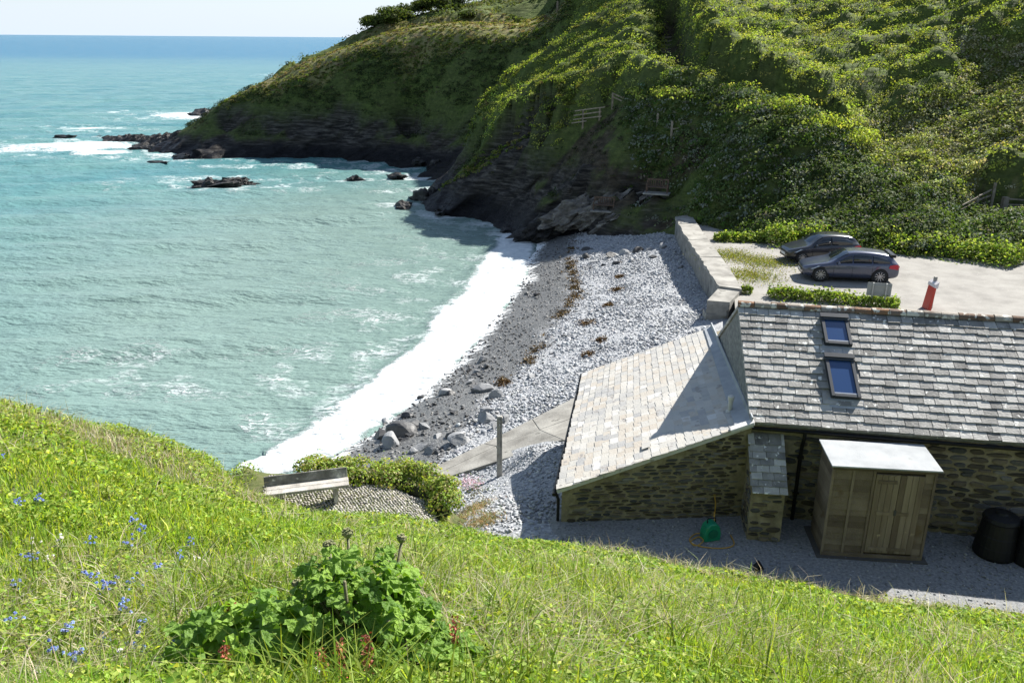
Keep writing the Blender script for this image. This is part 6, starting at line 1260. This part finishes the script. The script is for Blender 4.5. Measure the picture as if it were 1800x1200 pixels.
x, y, z = bank_pts(26000, lambda x, y, z: lush(x, y, z) * 1.0, True); n = len(x); blades('grass', x, y, z, np.abs(RNG.normal(.14, .05, n)) + .04, RNG.uniform(.008, .016, n), np.abs(RNG.normal(.55, .35, n)), tints(n, GR, .22), M_GRASS)
x, y, z = bank_pts(7000, lambda x, y, z: lush(x, y, z) * (R_near := (np.hypot(x, y) < 7.5)) * (fbm(x / .8, y / .8, 0, 215) > .46)); n = len(x)
blades('long_grass', x, y, z, np.abs(RNG.normal(.30, .09, n)) + .08, RNG.uniform(.007, .013, n), np.abs(RNG.normal(.75, .35, n)), tints(n, [(.20, .29, .04), (.26, .34, .06), (.15, .24, .035)], .2), M_GRASS)
x, y, z = bank_pts(34000, lambda x, y, z: lush(x, y, z) * np.clip(crest_dry(x, y, z) * 1.0 + sstep(.52, .66, dryn(x, y)) * .55, 0, 1)); n = len(x)
blades('dry_grass', x, y, z, np.abs(RNG.normal(.19, .08, n)) + .06, RNG.uniform(.004, .008, n) * np.clip(np.hypot(x, y) / 7, .9, 1.7), np.abs(RNG.normal(1.0, .5, n)), tints(n, [(.46, .41, .27), (.56, .51, .37), (.38, .34, .20), (.32, .33, .13)], .18), M_DRY)
x, y, z = bank_pts(95000, lambda x, y, z: lush(x, y, z) * sstep(.44, .60, fbm(x / .85, y / .85, 0, 221))); n = len(x); Nn = RNG.normal(0, .55, (n, 3)); Nn[:, 2] += 1
tag(leaves('leafy_weeds', np.stack([x, y, z + RNG.random(n) ** .7 * .20], 1), Nn, RNG.uniform(.025, .065, n) * np.clip(np.hypot(x, y) / 8, .9, 1.6), tints(n, [(.23, .35, .05), (.16, .27, .04), (.31, .42, .075), (.38, .45, .11)], .25), M_GRASS, .6), kind='stuff')
x, y, z = bank_pts(1100, lambda x, y, z: lush(x, y, z) * (crest_dry(x, y, z) * .6 + .05)); n = len(x)
blades('seed_stalks', x, y, z, RNG.uniform(.3, .62, n), RNG.uniform(.004, .007, n) * np.clip(np.hypot(x, y) / 8, .9, 1.6), np.abs(RNG.normal(.35, .3, n)), tints(n, [(.42, .36, .22), (.30, .30, .12), (.5, .45, .32)], .15), M_DRY)
# ivy mound beside the bench
hl = [(-5.5, 19.55), (-4.9, 19.3), (-4.35, 19.15), (-3.7, 19.25), (-3.0, 19.15), (-2.3, 18.75), (-1.75, 18.2), (-1.5, 17.7)]
hd = thing('ivy_mound', 'bright green ivy mound between the cobbled ledge and the beach', 'hedge', (-3.0, 19.15, 4.0)); n = 12000; k = RNG.integers(0, 7, n); t = RNG.random(n)[:, None]; hlp = np.array(hl); c = hlp[k] * (1 - t) + hlp[k + 1] * t
nb = 40; kb = RNG.integers(0, 7, nb); tb_ = RNG.random(nb)[:, None]; cb_ = hlp[kb] * (1 - tb_) + hlp[kb + 1] * tb_ + RNG.normal(0, .17, (nb, 2)) + np.array([.05, .16]); rb2 = RNG.uniform(.16, .40, nb); hb_ = RNG.uniform(-.05, .16, nb)
k = RNG.choice(nb, n, p=rb2 ** 2 / (rb2 ** 2).sum()); d = RNG.normal(size=(n, 3)); d /= np.linalg.norm(d, axis=1, keepdims=True); d[:, 2] = np.where(d[:, 2] < -.3, -d[:, 2], d[:, 2]); lump = RNG.uniform(.75, 1.1, n) * (.75 + .5 * fbm(d[:, 0] * 2 + k, d[:, 1] * 2, d[:, 2] * 2, 233))
P = np.stack([cb_[k, 0] + d[:, 0] * rb2[k] * lump * 1.15, cb_[k, 1] + d[:, 1] * rb2[k] * lump, 3.98 + hb_[k] + d[:, 2] * rb2[k] * lump + (RNG.random(n) < .04) * RNG.uniform(0, .2, n)], 1); Nn = d + np.array([[0, 0, .2]]) + RNG.normal(0, .4, (n, 3))
leaves('foliage', P - np.array([[-3.0, 19.15, 4.0]]), Nn, RNG.uniform(.04, .10, n), tints(n, [(.26, .36, .065), (.34, .44, .10), (.17, .25, .05), (.36, .33, .17)], .25), M_GRASS, .75, parent=hd)
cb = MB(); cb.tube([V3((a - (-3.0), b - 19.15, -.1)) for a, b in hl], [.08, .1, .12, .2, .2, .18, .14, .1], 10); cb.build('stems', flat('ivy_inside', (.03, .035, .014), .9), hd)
n = 2600; c = np.array([(-1.25,19.18,3.40)[:2], (-0.71,18.11,3.60)[:2], (-0.95,20.01,3.20)[:2]])[RNG.integers(0, 3, n)] + RNG.normal(0, .24, (n, 2)); zc = np.maximum(beachz(c[:, 0], c[:, 1]), kz(c[:, 0], c[:, 1]))
blades('dry_tufts', c[:, 0], c[:, 1], zc, np.abs(RNG.normal(.10, .05, n)) + .03, RNG.uniform(.008, .014, n), np.abs(RNG.normal(.9, .5, n)), tints(n, [(.42, .26, .12), (.36, .28, .15), (.22, .22, .08), (.16, .22, .06)], .2), M_DRY)
# sea pinks and orange soil at the ledge end
tp_ = V3((-1.11,20.52,3.00)); n = 260; a = RNG.normal(0, .17, (n, 2)); th_ = thing('thrift_cushion', 'pink thrift cushion on the soil edge beside the shingle', 'flowers', tp_)
Nn = RNG.normal(0, .4, (n, 3)); Nn[:, 2] += 1; leaves('flower_heads', np.stack([a[:, 0], a[:, 1], RNG.uniform(.10, .22, n)], 1), Nn, RNG.uniform(.03, .06, n), tints(n, [(.50, .36, .44), (.58, .45, .52)], .12), M_DRY, .9, parent=th_)['kind'] = 'stuff'
n = 500; a = RNG.normal(0, .26, (n, 2)); Nn = RNG.normal(0, .7, (n, 3)); Nn[:, 2] += .6; leaves('cushion', np.stack([a[:, 0], a[:, 1], RNG.uniform(-.05, .12, n)], 1), Nn, RNG.uniform(.04, .10, n), tints(n, [(.15, .17, .05), (.22, .20, .08), (.10, .13, .035)], .2), M_DRY, .3, parent=th_)['kind'] = 'stuff'

# blue and white flowers: every plant its own thing
M_STEM = flat('green_stem', (.10, .17, .04), .6)
def flower(name, label, cat, group, p, h, cols, nfl, spread, proto=[]):
    t = thing(name, label, cat, p, random.uniform(0, 6.28), group); m = MB(); m.tube([(0, 0, -.05), (.02, 0, h * .6), (.05, .02, h)], [.006, .005, .003], 5); m.build('stem', M_STEM, t)
    V = []; c = RNG.normal(0, 1, (nfl, 3)) * np.array([spread, spread, spread * .8]) + np.array([.05, .02, h]); Pf = np.repeat(c, 5, axis=0); a = np.tile(np.arange(5) * 2 * math.pi / 5, nfl); Nn = np.stack([np.cos(a) * .5, np.sin(a) * .5, np.full(len(a), .7)], 1)
    leaves('blossom', Pf + Nn * .008, Nn + RNG.normal(0, .2, Nn.shape), np.full(len(a), .026), tints(len(a), cols, .15), M_DRY, .9, parent=t)
    nl = 12; zz = RNG.uniform(0, h * .8, nl); a = RNG.uniform(0, 6.28, nl); P = np.stack([np.cos(a) * .05, np.sin(a) * .05, zz], 1); leaves('foliage', P, np.stack([np.cos(a) * .3, np.sin(a) * .3, np.full(nl, 1.)], 1), RNG.uniform(.06, .11, nl), tints(nl, [(.10, .16, .045), (.14, .2, .06)], .2), M_GRASS, .4, parent=t); return t
BLUE = [(-5.10,8.00,9.66),(-5.19,8.30,9.58),(-5.12,7.90,9.68),(-6.62,10.00,9.15),(-3.84,7.60,9.73),(-3.48,6.60,10.11),(-3.48,6.90,10.01),(-3.68,6.50,10.14),(-3.24,5.60,10.39),(-2.96,5.40,10.46),(-2.94,5.20,10.52),(-3.72,5.50,10.45),(-2.84,5.40,10.44),(-2.60,4.70,10.71),(-2.19,4.30,10.91),(-2.26,4.15,10.98),(-2.45,4.00,11.00),(-2.60,4.50,10.79),(-2.16,4.05,11.01),(-2.55,4.00,11.01),(-2.85,6.20,10.22),(-3.00,6.80,10.05),(-3.94,6.00,10.29),(-3.21,4.60,10.72),(-0.71,3.75,11.35),(-1.80,3.80,11.19),(-2.80,4.50,10.79),(-2.73,5.70,10.41)]
for p in BLUE:
    flower('blue_wildflower', 'small bright blue wildflowers on a leafy stem in the bank grass', 'wildflower', 'blue wildflowers in the near grass', (p[0], p[1], bk(p[0], p[1])), random.uniform(.16, .26), [(.24, .33, .68), (.32, .42, .78), (.18, .24, .58)], random.randint(5, 10), .028)
for p in [(-4.14,6.70,10.08),(-2.74,4.00,11.03),(-3.91,6.20,10.21),(-4.24,6.50,10.15),(-2.76,6.50,10.16),(-2.22,3.90,11.09),(-0.99,3.60,11.38)]:
    flower('white_wildflower', 'small white wildflowers on a leafy stem in the bank grass', 'wildflower', 'white wildflowers in the near grass', (p[0], p[1], bk(p[0], p[1])), random.uniform(.14, .22), [(.75, .77, .74), (.8, .8, .8)], random.randint(3, 6), .022)

# alexanders: big lobed leaves, each an object
def lobed_leaf(name, seed, mat):
    r = random.Random(seed); n = 22; out = []
    for k in range(n + 1):
        a = -2.6 + 5.2 * k / n; rad = (.62 + .38 * math.cos(a * .5)) * (1 + .07 * (-1 if k % 2 else 1) + .15 * math.cos(a * 3)) * .5
        out.append((rad * math.sin(a), rad * math.cos(a) + .12))
    vs = [(0, .12, .02)]; mid = []
    for x_, y_ in out: mid.append((x_ * .55, (y_ - .12) * .55 + .12, .05 * math.sin(5 * math.atan2(x_, y_)) + r.uniform(-.02, .03)))
    outer = [(x_, y_, -.16 * (x_ * x_ + (y_ - .1) ** 2) + .09 * math.sin(6 * math.atan2(x_, y_) + seed) + r.uniform(-.05, .05)) for x_, y_ in out]
    vs += mid + outer; q = len(out); fs = [(0, 1 + k, 2 + k) for k in range(q - 1)] + [(1 + k, 1 + q + k, 2 + q + k, 2 + k) for k in range(q - 1)]
    m = MB(); m.add(vs, [f[::-1] for f in fs]); return m.mesh(name, mat, smooth=False)
def plant_mat():
    m, t, N, Lk = new_mat('alexanders_leaf'); out = N('ShaderNodeOutputMaterial'); b = N('ShaderNodeBsdfPrincipled'); b.inputs['Roughness'].default_value = .45; b.inputs['Specular IOR Level'].default_value = .25
    oi = N('ShaderNodeObjectInfo'); r = N('ShaderNodeValToRGB'); r.color_ramp.elements[0].color = (.085, .18, .022, 1); r.color_ramp.elements[1].color = (.25, .40, .06, 1); Lk(oi.outputs['Random'], r.inputs['Fac'])
    tc_ = N('ShaderNodeTexCoord'); n = N('ShaderNodeTexNoise'); n.inputs['Scale'].default_value = 6; n.inputs['Detail'].default_value = 5; Lk(tc_.outputs['Object'], n.inputs['Vector']); bp = N('ShaderNodeBump'); bp.inputs['Strength'].default_value = .6; bp.inputs['Distance'].default_value = .05; Lk(n.outputs['Fac'], bp.inputs['Height']); Lk(bp.outputs[0], b.inputs['Normal'])
    tr = N('ShaderNodeBsdfTranslucent'); mu = N('ShaderNodeMix'); mu.data_type = 'RGBA'; mu.blend_type = 'MULTIPLY'; mu.inputs[0].default_value = 1; mu.inputs[7].default_value = (1.25, 1.3, .45, 1); Lk(r.outputs['Color'], mu.inputs[6]); Lk(mu.outputs[2], tr.inputs['Color'])
    ms_ = N('ShaderNodeMixShader'); ms_.inputs[0].default_value = .36; Lk(r.outputs['Color'], b.inputs['Base Color']); Lk(b.outputs[0], ms_.inputs[1]); Lk(tr.outputs[0], ms_.inputs[2]); Lk(ms_.outputs[0], out.inputs[0]); return m
M_ALEX = plant_mat(); LEAFM = [lobed_leaf('leaf', 60 + k, M_ALEX) for k in range(6)]
M_STALK = surf('alexanders_stalk', [(.3, (.10, .12, .05)), (.7, (.19, .16, .09))], 20, .6, .2, 60); M_BUD = surf('umbel_bud', [(.3, (.14, .18, .06)), (.55, (.24, .24, .12)), (.75, (.42, .33, .26))], 40, .8, .8, 90)
def alexanders(label, base, spread, height, nleaf, stalks, seed, lsz=(.13, .24)):
    """stalks: (dx, dy, h, bud radius) relative to the base"""
    t = thing('alexanders_plant', label, 'wild plant', base); r = random.Random(seed)
    for dx, dy, h, br in stalks:
        m = MB(); top = V3((dx, dy, h)); m.tube([V3((dx * .35, dy * .35, -.3)), V3((dx * .75, dy * .75, h * .5)), top], [.014, .012, .009], 8); s_ = m.build('stalk', M_STALK, t, smooth=True)
        if br:
            m = MB(); m.lathe([(0, -.9 * br), (.45 * br, -.7 * br), (.85 * br, -.1 * br), (.95 * br, .35 * br), (.6 * br, .75 * br), (0, .85 * br)], 12, Matrix.Rotation(r.uniform(-.3, .3), 3, 'X'), top + UP * br * .8); 
            for q in range(26):
                a, e = r.uniform(0, 6.28), r.uniform(.1, 1.4); d = V3((math.cos(a) * math.cos(e), math.sin(a) * math.cos(e), math.sin(e))); m.box(top + UP * br * .85 + d * br * .95, (br * .3, br * .3, br * .3), Matrix.Rotation(a, 3, 'Z'))
            m.build('bud', M_BUD, s_)
    for k in range(nleaf):
        a = r.uniform(0, 6.28); q = math.sqrt(r.random()); ex, ey = math.cos(a) * q * spread[0], math.sin(a) * q * spread[1]; hgt = height * (1 - .5 * q ** 2) * r.uniform(.25, 1.0) ** .6 * r.choice((.8, .9, 1, 1, 1.18))
        s = r.uniform(*lsz); o = link('leaf', r.choice(LEAFM), t); o.scale = (s, s, s); o.location = (ex, ey, hgt); o.rotation_euler = Euler((r.uniform(-.8, .1), r.uniform(-.5, .5), math.atan2(ey, ex) - math.pi / 2 + r.uniform(-.8, .8)), 'XYZ')
    m = MB()
    for k in range(nleaf // 4):
        a = r.uniform(0, 6.28); q = math.sqrt(r.random()); p = V3((math.cos(a) * q * spread[0] * .9, math.sin(a) * q * spread[1] * .9, height * (1 - .55 * q * q) * .7)); m.tube([V3((p.x * .3, p.y * .3, -.25)), p * .6 + V3((0, 0, .05)), p], [.012, .009, .006], 5)
    m.build('leaf_stalks', M_STALK, t); return t
a1 = V3((-0.87,4.00,11.12)); a1 = V3((a1.x, a1.y, bk(a1.x, a1.y)))
def rel(p): return (p[0] - a1.x, p[1] - a1.y, p[2] - a1.z)
st1 = [rel((-0.98,4.45,11.59)), rel((-1.06,4.30,11.59)), rel((-0.65,4.40,11.59)), rel((-0.70,4.30,11.54)), rel((-1.24,4.20,11.41)), rel((-0.87,3.80,11.74)), rel((-0.64,3.75,11.53))]
alexanders('tall leafy plant with budding heads on stalks in the middle of the near grass', a1, (.46, .40), .71, 300, [(s[0], s[1], s[2] + .07, b) for s, b in zip(st1, (.034, .038, .030, .032, .028, 0, 0))], 71, (.10, .18))
a2_ = V3((-1.38,3.75,11.30)); a2_ = V3((a2_.x, a2_.y, bk(a2_.x, a2_.y)))
alexanders('low broad-leaved plant left of the tall budding plant', a2_, (.44, .34), .46, 110, [], 72, (.15, .25))
a3_ = V3((-0.54,3.75,11.25)); a3_ = V3((a3_.x, a3_.y, bk(a3_.x, a3_.y)))
alexanders('low leafy clump at the bottom edge, right of the tall budding plant', a3_, (.36, .24), .38, 70, [], 73, (.10, .17))
# reddish sorrel spikes
M_SOR = leafmat('sorrel', .2, .7)
for p, h, lab in [((-1.56,3.95,11.40), .30, 'reddish sorrel spike above the low broad-leaved plant'), ((-1.46,3.55,11.45), .18, 'short reddish sorrel spike at the bottom edge under the broad leaves'), ((-0.74,3.55,11.51), .2, 'reddish sorrel spike in front of the tall budding plant'), ((-0.96,3.50,11.47), .16, 'small reddish sorrel spike low between the two big plants'), ((-0.32,3.85,11.25), .30, 'reddish sorrel spike right of the tall budding plant'), ((-0.87,3.50,11.52), .18, 'thin reddish sorrel spike left of the front stalk')]:
    z0 = bk(p[0], p[1]); h = max(h, p[2] - z0 + .05) + .08; t = thing('sorrel_spike', lab, 'wild plant', (p[0], p[1], z0)); MB().tube([(0, 0, -.05), (.01, .0, h * .5), (.03, 0, h)], [.006, .005, .003], 5).build('stem', M_SOR if False else flat('red_stem', (.25, .09, .06), .7), t)
    n = 130; zz = RNG.uniform(max(h - .22, .05), h + .03, n); a = RNG.uniform(0, 6.28, n); rr_ = RNG.uniform(.003, .032, n); leaves('seed_head', np.stack([np.cos(a) * rr_ + .02, np.sin(a) * rr_, zz], 1), RNG.normal(0, 1, (n, 3)), RNG.uniform(.012, .022, n), tints(n, [(.36, .10, .075), (.44, .17, .12), (.26, .07, .06)], .2), M_SOR, .8, parent=t)
